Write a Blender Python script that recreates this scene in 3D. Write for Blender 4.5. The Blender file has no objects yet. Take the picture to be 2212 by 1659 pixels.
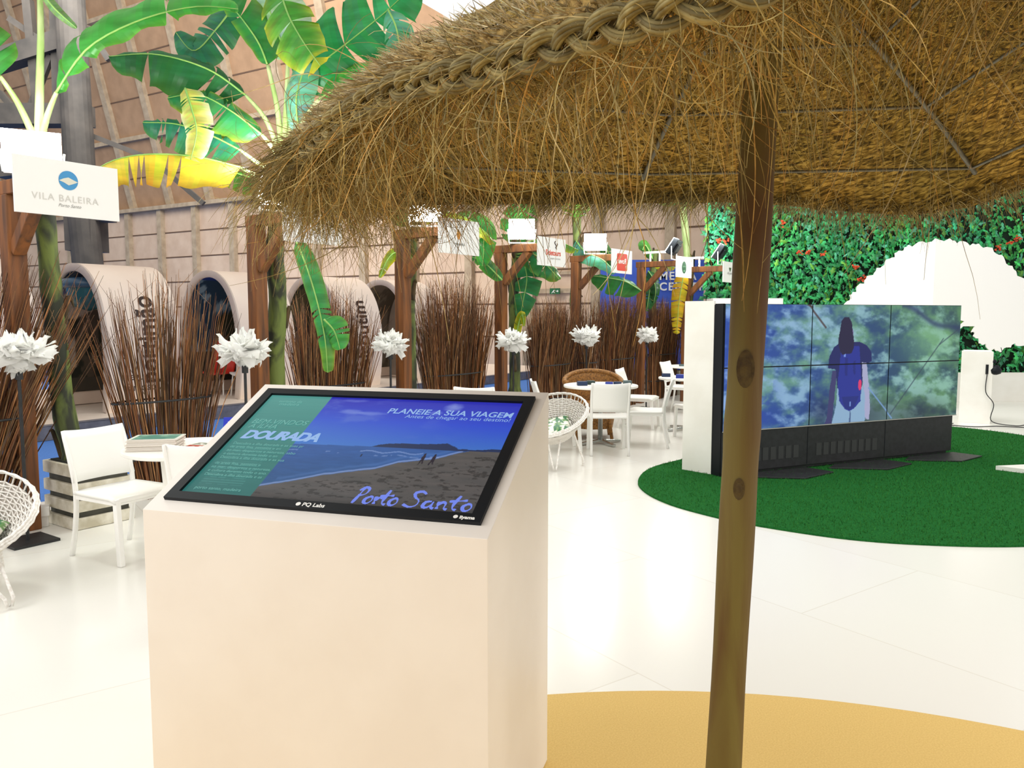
import bpy, math, random
import numpy as np
from mathutils import Vector, Matrix, noise

random.seed(7)
np.random.seed(7)
C = bpy.context.scene.collection
PI = math.pi

# ------------------------------------------------------------------ camera
EYE = 1.6
PITCH = math.radians(5.0)
FPX = 1700.0
cam_data = bpy.data.cameras.new('camera')
cam_data.lens = FPX / 2212.0 * 36.0
cam_data.sensor_width = 36.0
cam_data.clip_start = 0.02
cam_data.clip_end = 200
cam = bpy.data.objects.new('camera', cam_data)
C.objects.link(cam)
cam.location = (0, 0, EYE)
cam.rotation_euler = (math.radians(90) - PITCH, 0, 0)
bpy.context.scene.camera = cam

# ------------------------------------------------------------------ world and exposure
sc = bpy.context.scene
sc.view_settings.view_transform = 'Standard'
sc.view_settings.look = 'None'
sc.view_settings.exposure = -0.1
sc.view_settings.gamma = 1.0
sc.view_settings.use_curve_mapping = False
world = bpy.data.worlds.new('hall_light')
sc.world = world
world.use_nodes = True
bg = world.node_tree.nodes['Background']
bg.inputs[0].default_value = (1.0, 0.965, 0.925, 1)
bg.inputs[1].default_value = 0.84

def area(name, loc, size, power, color=(1, 0.97, 0.9), target=None, size_y=None):
    d = bpy.data.lights.new(name, 'AREA')
    d.energy = power
    d.color = color
    d.size = size
    if size_y:
        d.shape = 'RECTANGLE'
        d.size_y = size_y
    o = bpy.data.objects.new(name, d)
    C.objects.link(o)
    o.location = loc
    if target is not None:
        o.rotation_euler = (Vector(target) - Vector(loc)).to_track_quat('-Z', 'Y').to_euler()
    return o

# large hall lamps, plus added fills for the wall and the kiosk
area('hall_lamp_middle', (2.5, 6.5, 8.5), 5.0, 110, (1.0, 0.97, 0.91))
area('hall_lamp_back', (3.5, 10.5, 8.5), 5.0, 420, (1.0, 0.98, 0.93), target=(7.0, 15.0, 1.5))
area('wall_fill', (-9.0, 18.0, 12.0), 8.0, 3600, (1.0, 0.96, 0.9), target=(-16.0, 34.0, 3.0))  # added fill that brightens the concrete wall
area('kiosk_side_fill', (7.0, 0.5, 5.0), 4.0, 260, (1.0, 0.97, 0.92), target=(0.3, 2.4, 1.0))  # added fill for the right side of the kiosk
area('kiosk_rim_fill', (-8.0, 1.5, 5.0), 4.0, 250, (1.0, 0.97, 0.92), target=(0.0, 2.3, 1.2))  # added low fill to whiten the slanted kiosk rim
area('hall_lamp_near', (-4.5, -1.5, 6.0), 4.0, 120, (1.0, 0.96, 0.9), target=(0.2, 2.0, 1.0))

# ------------------------------------------------------------------ helpers
def ray(px, py):
    a = (px - 1106.0) / FPX
    b = -(py - 829.5) / FPX
    return (a, math.cos(PITCH) + b * math.sin(PITCH), -math.sin(PITCH) + b * math.cos(PITCH))

def at(px, py, Y):
    r = ray(px, py)
    t = Y / r[1]
    return Vector((r[0] * t, Y, EYE + r[2] * t))

def ground(px, py, h=0.0):
    r = ray(px, py)
    t = (h - EYE) / r[2]
    return Vector((r[0] * t, r[1] * t, h))

def lin(c):
    out = []
    for v in c[:3]:
        v = v / 255.0
        out.append(v / 12.92 if v <= 0.04045 else ((v + 0.055) / 1.055) ** 2.4)
    return tuple(out) + (1.0,)

def nlin(a):
    a = np.clip(a, 0, 255) / 255.0
    return np.where(a <= 0.04045, a / 12.92, ((a + 0.055) / 1.055) ** 2.4)

MATS = {}
def mat(name, c1, c2=None, rough=0.5, metal=0.0, scale=(8, 8, 8), detail=4, bump=0.0, spec=0.5,
        ramp=(0.35, 0.65), tint=False, transl=0.0, kind='noise', coord='Object', distort=0.0):
    if name in MATS:
        return MATS[name]
    m = bpy.data.materials.new(name)
    m.use_nodes = True
    nt = m.node_tree
    b = nt.nodes['Principled BSDF']
    b.inputs['Roughness'].default_value = rough
    b.inputs['Metallic'].default_value = metal
    b.inputs['Specular IOR Level'].default_value = spec
    b.inputs['Base Color'].default_value = lin(c1)
    col = None
    tex = None
    if c2 is not None or bump:
        tc = nt.nodes.new('ShaderNodeTexCoord')
        mp = nt.nodes.new('ShaderNodeMapping')
        mp.inputs['Scale'].default_value = scale
        nt.links.new(tc.outputs[coord], mp.inputs[0])
        if kind == 'noise':
            tex = nt.nodes.new('ShaderNodeTexNoise')
            tex.inputs['Scale'].default_value = 1.0
            tex.inputs['Detail'].default_value = detail
            tex.inputs['Distortion'].default_value = distort
        elif kind == 'wave':
            tex = nt.nodes.new('ShaderNodeTexWave')
            tex.inputs['Scale'].default_value = 1.0
            tex.inputs['Distortion'].default_value = distort
            tex.inputs['Detail'].default_value = detail
        nt.links.new(mp.outputs[0], tex.inputs['Vector'])
        if c2 is not None:
            cr = nt.nodes.new('ShaderNodeValToRGB')
            cr.color_ramp.elements[0].position = ramp[0]
            cr.color_ramp.elements[1].position = ramp[1]
            cr.color_ramp.elements[0].color = lin(c1)
            cr.color_ramp.elements[1].color = lin(c2)
            nt.links.new(tex.outputs[0], cr.inputs[0])
            col = cr.outputs[0]
        if bump:
            bp = nt.nodes.new('ShaderNodeBump')
            bp.inputs['Strength'].default_value = bump
            bp.inputs['Distance'].default_value = 0.02
            nt.links.new(tex.outputs[0], bp.inputs['Height'])
            nt.links.new(bp.outputs[0], b.inputs['Normal'])
    if tint:
        at_ = nt.nodes.new('ShaderNodeAttribute')
        at_.attribute_name = 'tint'
        if col is None:
            col = at_.outputs['Color']
        else:
            mx = nt.nodes.new('ShaderNodeMixRGB')
            mx.blend_type = 'MULTIPLY'
            mx.inputs[0].default_value = 1.0
            nt.links.new(col, mx.inputs[1])
            nt.links.new(at_.outputs['Color'], mx.inputs[2])
            col = mx.outputs[0]
    if col is not None:
        nt.links.new(col, b.inputs['Base Color'])
    if transl:
        tr = nt.nodes.new('ShaderNodeBsdfTranslucent')
        if col is not None:
            nt.links.new(col, tr.inputs[0])
        else:
            tr.inputs[0].default_value = lin(c1)
        ms = nt.nodes.new('ShaderNodeMixShader')
        ms.inputs[0].default_value = transl
        nt.links.new(b.outputs[0], ms.inputs[1])
        nt.links.new(tr.outputs[0], ms.inputs[2])
        nt.links.new(ms.outputs[0], nt.nodes['Material Output'].inputs[0])
    MATS[name] = m
    return m

def emit(name, color, strength, attr=False):
    if name in MATS:
        return MATS[name]
    m = bpy.data.materials.new(name)
    m.use_nodes = True
    nt = m.node_tree
    b = nt.nodes['Principled BSDF']
    b.inputs['Roughness'].default_value = 0.3
    b.inputs['Specular IOR Level'].default_value = 0.2
    b.inputs['Base Color'].default_value = (0.01, 0.01, 0.01, 1)
    b.inputs['Emission Strength'].default_value = strength
    if attr:
        a = nt.nodes.new('ShaderNodeAttribute')
        a.attribute_name = 'tint'
        nt.links.new(a.outputs['Color'], b.inputs['Emission Color'])
    else:
        b.inputs['Emission Color'].default_value = lin(color)
    MATS[name] = m
    return m

class MB:
    """collects shapes into one mesh"""
    def __init__(self):
        self.v = []; self.f = []; self.c = []; self.col = (1, 1, 1, 1); self.uv = None
    def add(self, vs, fs, col=None):
        n = len(self.v)
        self.v.extend([tuple(p) for p in vs])
        c = col or self.col
        self.c.extend([c] * len(vs))
        self.f.extend([tuple(i + n for i in f) for f in fs])
        return n
    def box(self, c, s, M=None, taper=1.0):
        x, y, z = s[0] / 2, s[1] / 2, s[2] / 2
        vs = []
        for dz in (-z, z):
            t = taper if dz > 0 else 1.0
            for dx, dy in ((-x, -y), (x, -y), (x, y), (-x, y)):
                vs.append(Vector((dx * t, dy * t, dz)))
        if M is not None:
            vs = [M @ p for p in vs]
        c = Vector(c)
        vs = [p + c for p in vs]
        self.add(vs, [(3, 2, 1, 0), (4, 5, 6, 7), (0, 1, 5, 4), (1, 2, 6, 5), (2, 3, 7, 6), (3, 0, 4, 7)])
    def bar(self, p, q, w, h, up=(0, 0, 1)):
        p = Vector(p); q = Vector(q); d = (q - p).normalized(); up = Vector(up)
        s = d.cross(up)
        if s.length < 1e-4:
            s = d.cross(Vector((0, 1, 0)))
        s.normalize(); u = s.cross(d).normalized()
        vs = []
        for e in (p, q):
            for a, b in ((-1, -1), (1, -1), (1, 1), (-1, 1)):
                vs.append(e + s * a * w / 2 + u * b * h / 2)
        self.add(vs, [(3, 2, 1, 0), (4, 5, 6, 7), (0, 1, 5, 4), (1, 2, 6, 5), (2, 3, 7, 6), (3, 0, 4, 7)])
    def tube(self, pts, r, n=8, caps=True, col=None):
        pts = [Vector(p) for p in pts]
        m = len(pts)
        if not hasattr(r, '__len__'):
            r = [r] * m
        vs = []
        u = None
        for i, p in enumerate(pts):
            t = (pts[min(i + 1, m - 1)] - pts[max(i - 1, 0)])
            if t.length < 1e-9:
                t = Vector((0, 0, 1))
            t.normalize()
            if u is None:
                u = t.cross(Vector((0.13, 0.27, 0.95)))
                if u.length < 1e-3:
                    u = t.cross(Vector((1, 0, 0)))
            else:
                u = u - t * u.dot(t)
                if u.length < 1e-4:
                    u = t.cross(Vector((0.13, 0.97, 0.2)))
            u.normalize()
            w = t.cross(u)
            for k in range(n):
                a = 2 * PI * k / n
                vs.append(p + (u * math.cos(a) + w * math.sin(a)) * r[i])
        fs = []
        for i in range(m - 1):
            for k in range(n):
                k2 = (k + 1) % n
                fs.append((i * n + k, i * n + k2, (i + 1) * n + k2, (i + 1) * n + k))
        if caps:
            fs.append(tuple(range(n - 1, -1, -1)))
            fs.append(tuple((m - 1) * n + k for k in range(n)))
        self.add(vs, fs, col)
    def lathe(self, prof, c=(0, 0, 0), n=24, M=None, caps=True):
        vs = []
        for r, z in prof:
            for k in range(n):
                a = 2 * PI * k / n
                vs.append(Vector((r * math.cos(a), r * math.sin(a), z)))
        if M is not None:
            vs = [M @ p for p in vs]
        c = Vector(c)
        vs = [p + c for p in vs]
        fs = []
        m = len(prof)
        for i in range(m - 1):
            for k in range(n):
                k2 = (k + 1) % n
                fs.append((i * n + k, i * n + k2, (i + 1) * n + k2, (i + 1) * n + k))
        if caps:
            fs.append(tuple(range(n - 1, -1, -1)))
            fs.append(tuple((m - 1) * n + k for k in range(n)))
        self.add(vs, fs)
    def grid(self, P, nu, nv, close_u=False):
        """P[i][j] positions, i<nu, j<nv"""
        vs = [P[i][j] for i in range(nu) for j in range(nv)]
        fs = []
        for i in range(nu if close_u else nu - 1):
            i2 = (i + 1) % nu
            for j in range(nv - 1):
                fs.append((i * nv + j, i2 * nv + j, i2 * nv + j + 1, i * nv + j + 1))
        self.add(vs, fs)
    def prism(self, poly, a, b):
        """poly list of 3D points offset by vectors a and b"""
        n = len(poly)
        vs = [Vector(p) + Vector(a) for p in poly] + [Vector(p) + Vector(b) for p in poly]
        fs = [tuple(range(n - 1, -1, -1)), tuple(range(n, 2 * n))]
        for i in range(n):
            j = (i + 1) % n
            fs.append((i, j, n + j, n + i))
        self.add(vs, fs)
    def build(self, name, m, parent=None, smooth=False, tint=False, bevel=0.0, label=None, stuff=False, loc=None):
        me = bpy.data.meshes.new(name)
        vs = self.v
        if loc is not None:
            L = Vector(loc)
            vs = [tuple(Vector(p) - L) for p in vs]
        me.from_pydata(vs, [], self.f)
        if tint:
            ca = me.color_attributes.new('tint', 'FLOAT_COLOR', 'POINT')
            ca.data.foreach_set('color', np.array(self.c, dtype=np.float32).ravel())
        if smooth:
            me.polygons.foreach_set('use_smooth', [True] * len(me.polygons))
        me.materials.append(m)
        me.update()
        o = bpy.data.objects.new(name, me)
        C.objects.link(o)
        if loc is not None:
            o.location = loc
        if parent is not None:
            o.parent = parent
            # geometry is written in world space: keep it there under a placed parent
            o.matrix_parent_inverse = rel(parent)
        if bevel:
            bv = o.modifiers.new('bevel', 'BEVEL')
            bv.width = bevel; bv.segments = 2; bv.limit_method = 'ANGLE'
        if label:
            o['label'] = label
        if stuff:
            o['kind'] = 'stuff'
        return o

def empty(name, loc=(0, 0, 0), rz=0.0):
    o = bpy.data.objects.new(name, None)
    o.empty_display_size = 0.1
    C.objects.link(o)
    o.location = loc
    o.rotation_euler = (0, 0, rz)
    return o

def tag(o, label, cat, group=None):
    o['label'] = label
    o['category'] = cat
    if group:
        o['group'] = group
    return o

def struct(o):
    o['kind'] = 'structure'
    return o

def copy_tree(o, parent=None):
    c = o.copy()
    C.objects.link(c)
    if parent is not None:
        c.parent = parent
    for ch in [x for x in o.children]:
        copy_tree(ch, c)
    return c

def rel(root):
    """matrix that takes world points into the root's space"""
    return (Matrix.Translation(root.location) @ root.rotation_euler.to_matrix().to_4x4()).inverted()

def crom(pts, n):
    """Catmull-Rom resample to n points"""
    pts = [Vector(p) for p in pts]
    m = len(pts)
    out = []
    for k in range(n):
        t = k / (n - 1) * (m - 1)
        i = min(int(t), m - 2)
        f = t - i
        p0 = pts[max(i - 1, 0)]; p1 = pts[i]; p2 = pts[i + 1]; p3 = pts[min(i + 2, m - 1)]
        out.append(0.5 * ((2 * p1) + (p2 - p0) * f + (2 * p0 - 5 * p1 + 4 * p2 - p3) * f * f + (3 * p1 - p0 - 3 * p2 + p3) * f ** 3))
    return out

def text_data(body, size=1.0, align='LEFT', bold=0.0, shear=0.0, space=1.0, ext=0.0, res=4):
    cu = bpy.data.curves.new('lettering', 'FONT')
    cu.body = body
    cu.size = size
    cu.align_x = align
    cu.offset = bold
    cu.shear = shear
    cu.space_character = space
    cu.extrude = ext
    cu.resolution_u = res
    o = bpy.data.objects.new('lettering', cu)
    C.objects.link(o)
    dg = bpy.context.evaluated_depsgraph_get()
    dg.update()
    me = bpy.data.meshes.new_from_object(o.evaluated_get(dg))
    vs = [v.co.copy() for v in me.vertices]
    fs = [tuple(p.vertices) for p in me.polygons]
    bpy.data.objects.remove(o)
    bpy.data.curves.remove(cu)
    bpy.data.meshes.remove(me)
    return vs, fs

def text_on(mb, body, fn, **kw):
    """letters laid on a surface: fn(x, y) -> 3D point"""
    vs, fs = text_data(body, **kw)
    mb.add([fn(v.x, v.y) for v in vs], fs)

def plane_fn(o, ex, ey, off=None):
    o = Vector(o); ex = Vector(ex).normalized(); ey = Vector(ey).normalized()
    n = ex.cross(ey)
    d = n * (off if off is not None else 0.0)
    return lambda x, y: o + ex * x + ey * y + d

# numpy value noise -------------------------------------------------
def vnoise(x, y, seed):
    rs = np.random.RandomState(seed)
    T = rs.rand(64, 64)
    xi = np.floor(x).astype(int); yi = np.floor(y).astype(int)
    fx = x - xi; fy = y - yi
    fx = fx * fx * (3 - 2 * fx); fy = fy * fy * (3 - 2 * fy)
    a = T[xi % 64, yi % 64]; b = T[(xi + 1) % 64, yi % 64]
    c = T[xi % 64, (yi + 1) % 64]; d = T[(xi + 1) % 64, (yi + 1) % 64]
    return (a * (1 - fx) + b * fx) * (1 - fy) + (c * (1 - fx) + d * fx) * fy

def fbm(x, y, seed, octs=5):
    s = 0; a = 0.5; t = 0
    for k in range(octs):
        s = s + a * vnoise(x * 2 ** k, y * 2 ** k, seed + k)
        t += a
        a *= 0.55
    return s / t

def sstep(a, b, x):
    t = np.clip((x - a) / (b - a), 0, 1)
    return t * t * (3 - 2 * t)

def inpoly(U, V, poly):
    r = np.zeros(U.shape, bool)
    n = len(poly)
    for i in range(n):
        x1, y1 = poly[i]; x2, y2 = poly[(i + 1) % n]
        if y1 == y2:
            continue
        c = ((y1 > V) != (y2 > V)) & (U < (x2 - x1) * (V - y1) / (y2 - y1) + x1)
        r ^= c
    return r

def paint(img, mask, col):
    m = mask.astype(float)[..., None] if mask.dtype == bool else mask[..., None]
    return img * (1 - m) + np.array(col, float) * m

def picture(name, m, parent, O, ex, ey, nu, nv, fn, u0=0.0, u1=1.0, v0=0.0, v1=1.0, label=None):
    """flat picture: a grid of coloured points; fn(U,V) gives 0-255 rgb"""
    O = Vector(O); ex = Vector(ex); ey = Vector(ey)
    U, V = np.meshgrid(np.linspace(0, 1, nu), np.linspace(0, 1, nv), indexing='ij')
    rgb = fn(u0 + (u1 - u0) * U, v0 + (v1 - v0) * V)
    co = np.array(O)[None, None] + U[..., None] * np.array(ex) + V[..., None] * np.array(ey)
    me = bpy.data.meshes.new(name)
    idx = np.arange(nu * nv).reshape(nu, nv)
    q = np.stack([idx[:-1, :-1], idx[1:, :-1], idx[1:, 1:], idx[:-1, 1:]], -1).reshape(-1, 4)
    me.from_pydata(co.reshape(-1, 3).tolist(), [], q.tolist())
    ca = me.color_attributes.new('tint', 'FLOAT_COLOR', 'POINT')
    c4 = np.ones((nu * nv, 4), np.float32)
    c4[:, :3] = nlin(rgb.reshape(-1, 3))
    ca.data.foreach_set('color', c4.ravel())
    me.materials.append(m)
    o = bpy.data.objects.new(name, me)
    C.objects.link(o)
    if parent:
        o.parent = parent
        o.matrix_parent_inverse = rel(parent)
    if label:
        o['label'] = label
    return o

ROW = Vector((0.575, 0.818, 0)).normalized()      # direction of the line of posts
ACR = Vector((ROW.y, -ROW.x, 0))                  # from the posts out over the aisle

# ------------------------------------------------------------------ materials
M_white = mat('white_lacquer', (250, 248, 242), (243, 240, 232), rough=0.45, scale=(3, 3, 3))
M_plastic = mat('white_plastic', (250, 249, 245), rough=0.35)
M_board = mat('white_board', (250, 250, 246), rough=0.5)
M_black = mat('black_plastic', (18, 22, 28), rough=0.5, spec=0.25)
M_blackm = mat('black_metal', (28, 29, 31), (38, 39, 42), rough=0.5, scale=(20, 20, 20))
M_chrome = mat('brushed_chrome', (200, 202, 200), rough=0.22, metal=1.0)
M_steel = mat('grey_rod', (120, 118, 104), (92, 90, 78), rough=0.5, metal=0.3, scale=(30, 30, 30))
M_wood = mat('brown_timber', (132, 78, 30), (76, 45, 22), rough=0.65, scale=(14, 14, 1.6), detail=6, bump=0.25, distort=0.6)
M_pole = mat('green_brown_pole', (112, 98, 42), (90, 60, 20), rough=0.7, scale=(9, 9, 1.1), detail=7, bump=0.3, distort=0.8)
M_knot = mat('dark_knot', (84, 68, 30), (60, 44, 18), rough=0.8, scale=(40, 40, 40), bump=0.4)
M_slat = mat('whitewashed_slat', (235, 230, 215), (196, 188, 165), rough=0.75, scale=(9, 9, 9), detail=6, bump=0.2)
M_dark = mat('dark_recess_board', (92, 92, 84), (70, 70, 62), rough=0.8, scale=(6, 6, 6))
M_text_dark = mat('dark_print', (52, 34, 26), rough=0.6)
M_leaf = mat('banana_leaf', (255, 255, 255), (205, 215, 190), rough=0.4, scale=(3, 3, 14), tint=True, transl=0.35, spec=0.4)
M_stalk = mat('pale_petiole', (196, 208, 150), (150, 176, 100), rough=0.45, scale=(10, 10, 3))
M_trunk = mat('banana_trunk', (104, 118, 52), (40, 44, 28), rough=0.7, scale=(7, 7, 2.6), detail=7, bump=0.35, distort=0.8, ramp=(0.4, 0.58))
M_twig = mat('willow_twigs', (255, 255, 255), (170, 150, 130), rough=0.75, scale=(30, 30, 3), tint=True)
M_straw = mat('straw_fibre', (255, 255, 255), (190, 180, 150), rough=0.7, scale=(40, 40, 40), tint=True, transl=0.12)
M_paper = mat('white_paper', (252, 252, 250), rough=0.7, transl=0.5)
M_lens = emit('floodlight_lens', (255, 255, 250), 28.0)
M_print = mat('printed_sheet', (255, 255, 255), rough=0.4, tint=True)
M_wick = mat('white_wicker', (250, 248, 244), (226, 220, 212), rough=0.6, scale=(60, 60, 60))
M_brownwick = mat('brown_wicker', (168, 116, 52), (106, 70, 30), rough=0.65, scale=(50, 50, 50), bump=0.3)

# ================================================================== the setting
def floor_mat():
    m = bpy.data.materials.new('white_floor_tiles')
    m.use_nodes = True
    nt = m.node_tree
    b = nt.nodes['Principled BSDF']
    b.inputs['Roughness'].default_value = 0.22
    b.inputs['Specular IOR Level'].default_value = 0.45
    tc = nt.nodes.new('ShaderNodeTexCoord')
    mp = nt.nodes.new('ShaderNodeMapping')
    mp.inputs['Rotation'].default_value = (0, 0, 0.95)
    br = nt.nodes.new('ShaderNodeTexBrick')
    br.inputs['Color1'].default_value = lin((243, 242, 236))
    br.inputs['Color2'].default_value = lin((241, 239, 232))
    br.inputs['Mortar'].default_value = lin((230, 226, 216))
    br.inputs['Scale'].default_value = 1.0
    br.inputs['Mortar Size'].default_value = 0.0035
    br.inputs['Brick Width'].default_value = 2.44
    br.inputs['Row Height'].default_value = 1.22
    nt.links.new(tc.outputs['Object'], mp.inputs[0])
    nt.links.new(mp.outputs[0], br.inputs['Vector'])
    nt.links.new(br.outputs[0], b.inputs['Base Color'])
    return m

# white raised floor, cut along the line of posts
P1p = Vector((-3.57, 5.85, 0))
def rowpt(s, out=0.0, z=0.0):
    return P1p + ROW * s + ACR * out + Vector((0, 0, z))

e0 = rowpt(-9, -0.85); e1 = rowpt(12.6, -0.85)
mb = MB()
poly = [e0, Vector((e0.x, -4, 0)), Vector((14, -4, 0)), Vector((14, 18.2, 0)), Vector((e1.x, 18.2, 0)), e1]
mb.prism(poly, (0, 0, -0.06), (0, 0, 0))
struct(mb.build('floor', floor_mat()))
mb = MB()
mb.box((-8, 20, -0.09), (70, 70, 0.05))
struct(mb.build('floor_carpet', mat('blue_carpet', (84, 136, 214), (70, 120, 200), rough=0.95, scale=(60, 60, 60), bump=0.2)))

# big hall wall of concrete panels, runs obliquely behind everything
WD = Vector((-0.857, 0.515, 0)).normalized()
WN = Vector((-0.515, -0.857, 0)).normalized()      # towards the viewer
W0 = Vector((0.2, 25.4, 0))
M_wall = mat('concrete_panels', (208, 184, 160), (196, 170, 146), rough=0.85, scale=(2, 2, 2), detail=8, bump=0.06)
M_rib = mat('concrete_rib', (180, 162, 136), (158, 140, 116), rough=0.85, scale=(4, 4, 4), detail=6, bump=0.1)
M_joint = mat('panel_joint', (98, 76, 60), rough=0.9)
def wpt(s, z, out=0.0):
    return W0 + WD * s + WN * out + Vector((0, 0, z))
LEDGE = 6.2
LEAN = math.tan(math.radians(14))
mb = MB()
mb.prism([wpt(-14, -0.06), wpt(46, -0.06), wpt(46, LEDGE), wpt(-14, LEDGE)], WN * 0.0, WN * -0.4)
wall = struct(mb.build('wall_back', M_wall))
# upper wall leans out towards the hall; its top follows the pitched roof
mb = MB()
def upt(s, z, out=0.0):
    return wpt(s, z, -0.25 + (z - LEDGE) * LEAN + out)
top = [upt(-14, 6.4), upt(46, 6.4)]
mb.prism([upt(-14, LEDGE), upt(46, LEDGE), upt(46, 26), upt(12, 26), upt(-14, 12)], (0, 0, 0), WN * -0.3)
struct(mb.build('wall_back_upper', mat('brown_beige_panels', (172, 138, 106), (158, 126, 96), rough=0.85, scale=(2, 2, 2), detail=8)))
ribs = MB(); joints = MB()
s = -12.0
while s < 45:
    ribs.bar(wpt(s, -0.05, 0.1), wpt(s, LEDGE, 0.1), 0.28, 0.22, up=WN)
    s += 2.3
ribs.bar(wpt(-14, LEDGE, 0.14), wpt(46, LEDGE, 0.14), 0.36, 0.16)
z = 0.9
while z < LEDGE:
    joints.bar(wpt(-14, z, 0.004), wpt(46, z, 0.004), 0.02, 0.05)
    z += 1.06
s = -12.0
while s < 45:
    ztop = 26 if s > 12 else 12 + (s + 14) / 26 * 14 - 0.3
    ribs.bar(upt(s + 0.9, LEDGE, 0.08), upt(s + 0.9, ztop, 0.08), 0.34, 0.22, up=WN)
    s += 2.6
z = LEDGE + 1.4
k = 0
while z < 25:
    a = -14 if z < 12 else -14 + (z - 12) / 14 * 26 + 0.4
    joints.bar(upt(a, z, 0.006), upt(46, z, 0.006), 0.02, 0.05)
    if k % 3 == 1:
        ribs.bar(upt(a, z, 0.05), upt(46, z, 0.05), 0.26, 0.18)
    z += 1.55
    k += 1
r_ = struct(ribs.build('trim_1', M_rib))
j_ = struct(joints.build('trim_2', M_joint))

# dark steel column and bracing in front of the wall, upper left
mb = MB()
M_dsteel = mat('dusty_dark_steel', (66, 62, 58), (46, 44, 42), rough=0.8, scale=(2, 2, 2), detail=6)
cb = at(192, 560, 20.0); ct = at(150, -60, 20.0)
mb.tube([Vector((ct.x + 0.3, 20, -0.05)), Vector((ct.x + 0.05, 20, 4)), Vector((ct.x - 0.1, 20, 14))], [0.36, 0.36, 0.34], 20)
for (a, b, w) in (((195, 250), (-60, 250), 0.5), ((150, 85), (-60, 150), 0.45), ((165, 455), (240, 455), 0.55), ((0, 370), (160, 350), 0.35),
                  ((110, 120), (60, 250), 0.14), ((20, 40), (150, 130), 0.14), ((0, 200), (110, 330), 0.14), ((60, 0), (90, 300), 0.2), ((118, 0), (128, 250), 0.2),
                  ((190, 290), (330, 345), 0.12), ((330, 345), (440, 440), 0.12), ((235, 130), (190, 60), 0.12)):
    mb.bar(at(a[0], a[1], 20.2), at(b[0], b[1], 20.2), w, w, up=(0, 1, 0))
mb.bar(at(215, 505, 20.2), at(160, 505, 20.2), 0.9, 0.9, up=(0, 1, 0))
struct(mb.build('trim_3', M_dsteel))

# white panel for the bright area past the wall top, its glow added
mb = MB()
mb.prism([at(860, -30, 13.0), at(1040, 75, 13.0), at(1500, 260, 13.0), at(1500, -300, 13.0), at(860, -300, 13.0)], (0, 0, 0), (0, 0.12, 0))
o = mb.build('hanging_white_panel', emit('glowing_white_panel', (255, 255, 252), 1.3))
tag(o, 'white panel with added glow high above the thatched parasol, cut by the picture top', 'light panel')

# exit sign on the far wall
e = empty('exit_sign', wpt(-0.9, 3.0, 0.2))
tag(e, 'small green emergency exit sign on the concrete wall above the brown twigs', 'sign')
pe = at(1198, 629, 1)
# direction to wall
def on_wall(px, py, out=0.0):
    r = Vector(ray(px, py)); E0 = Vector((0, 0, EYE))
    t = (W0 + WN * out - E0).dot(WN) / r.dot(WN)
    return E0 + r * t
c = on_wall(1198, 629, 0.26)
e.location = c
mb = MB(); mb.prism([c + WD * 0.17 + Vector((0, 0, -0.09)), c - WD * 0.17 + Vector((0, 0, -0.09)), c - WD * 0.17 + Vector((0, 0, 0.09)), c + WD * 0.17 + Vector((0, 0, 0.09))], (0, 0, 0), WN * -0.05)
mb.build('sign_box', mat('exit_green', (16, 92, 50), rough=0.4), e)
mb = MB()
q = c + WN * 0.006
for (x0, z0, x1, z1, w) in ((-0.02, 0.03, -0.06, -0.02, .02), (-0.06, -0.02, -0.1, -0.06, .016), (-0.05, 0.0, 0.0, -0.05, .016), (-0.02, 0.03, 0.03, 0.01, .014), (0.06, 0.0, 0.13, 0.0, .02), (0.1, 0.03, 0.13, 0.0, .014), (0.1, -0.03, 0.13, 0.0, .014)):
    mb.bar(q - WD * x0 + Vector((0, 0, z0)), q - WD * x1 + Vector((0, 0, z1)), 0.004, w)
mb.build('running_figure_symbol', M_board, e)
# pale door frame in the wall under it
mb = MB()
for px in (1132, 1152):
    a = on_wall(px, 640, 0.06); mb.bar(Vector((a.x, a.y, 0)), Vector((a.x, a.y, 2.3)), 0.1, 0.12)
a = on_wall(1120, 640, 0.05); b = on_wall(1245, 640, 0.05)
mb.bar(Vector((a.x, a.y, 2.35)), Vector((b.x, b.y, 2.35)), 0.12, 0.14)
mb.bar(Vector((a.x, a.y, 2.9)), Vector((b.x, b.y, 2.9)), 0.1, 0.1)
struct(mb.build('door_1', M_rib))

# ================================================================== blue banner of the media centre
e = empty('banner', at(1407, 790, 18.0))
tag(e, 'tall blue banner reading MEDIA CENTER behind the twig bundles', 'banner')
ba = at(1298, 575, 18.0); bb = at(1522, 560, 18.0)
ba.z = 2.85; bb.z = 2.85
e.location = ((ba.x + bb.x) / 2, 18.0, 0)
mb = MB(); mb.box(((ba.x + bb.x) / 2, 18.05, 1.4), (bb.x - ba.x, 0.06, 2.9))
mb.build('panel', mat('banner_blue', (66, 100, 206), (58, 90, 194), rough=0.7, scale=(3, 3, 3)), e)
mb = MB()
o1 = at(1424, 604, 17.99)
text_on(mb, 'MEDIA', plane_fn(o1, (1, 0, 0), (0, 0, 1)), size=0.25, bold=0.006, space=1.2)
o1 = at(1424, 627, 17.99)
text_on(mb, 'CENTER', plane_fn(o1, (1, 0, 0), (0, 0, 1)), size=0.25, bold=0.006, space=1.2)
for k, w in enumerate((0.34, 0.2, 0.3)):
    text_on(mb, 'press and media'[:int(w * 40)], plane_fn(at(1416, 655 + k * 7, 17.99), (1, 0, 0), (0, 0, 1)), size=0.05)
mb.build('lettering', M_board, e)

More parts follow.
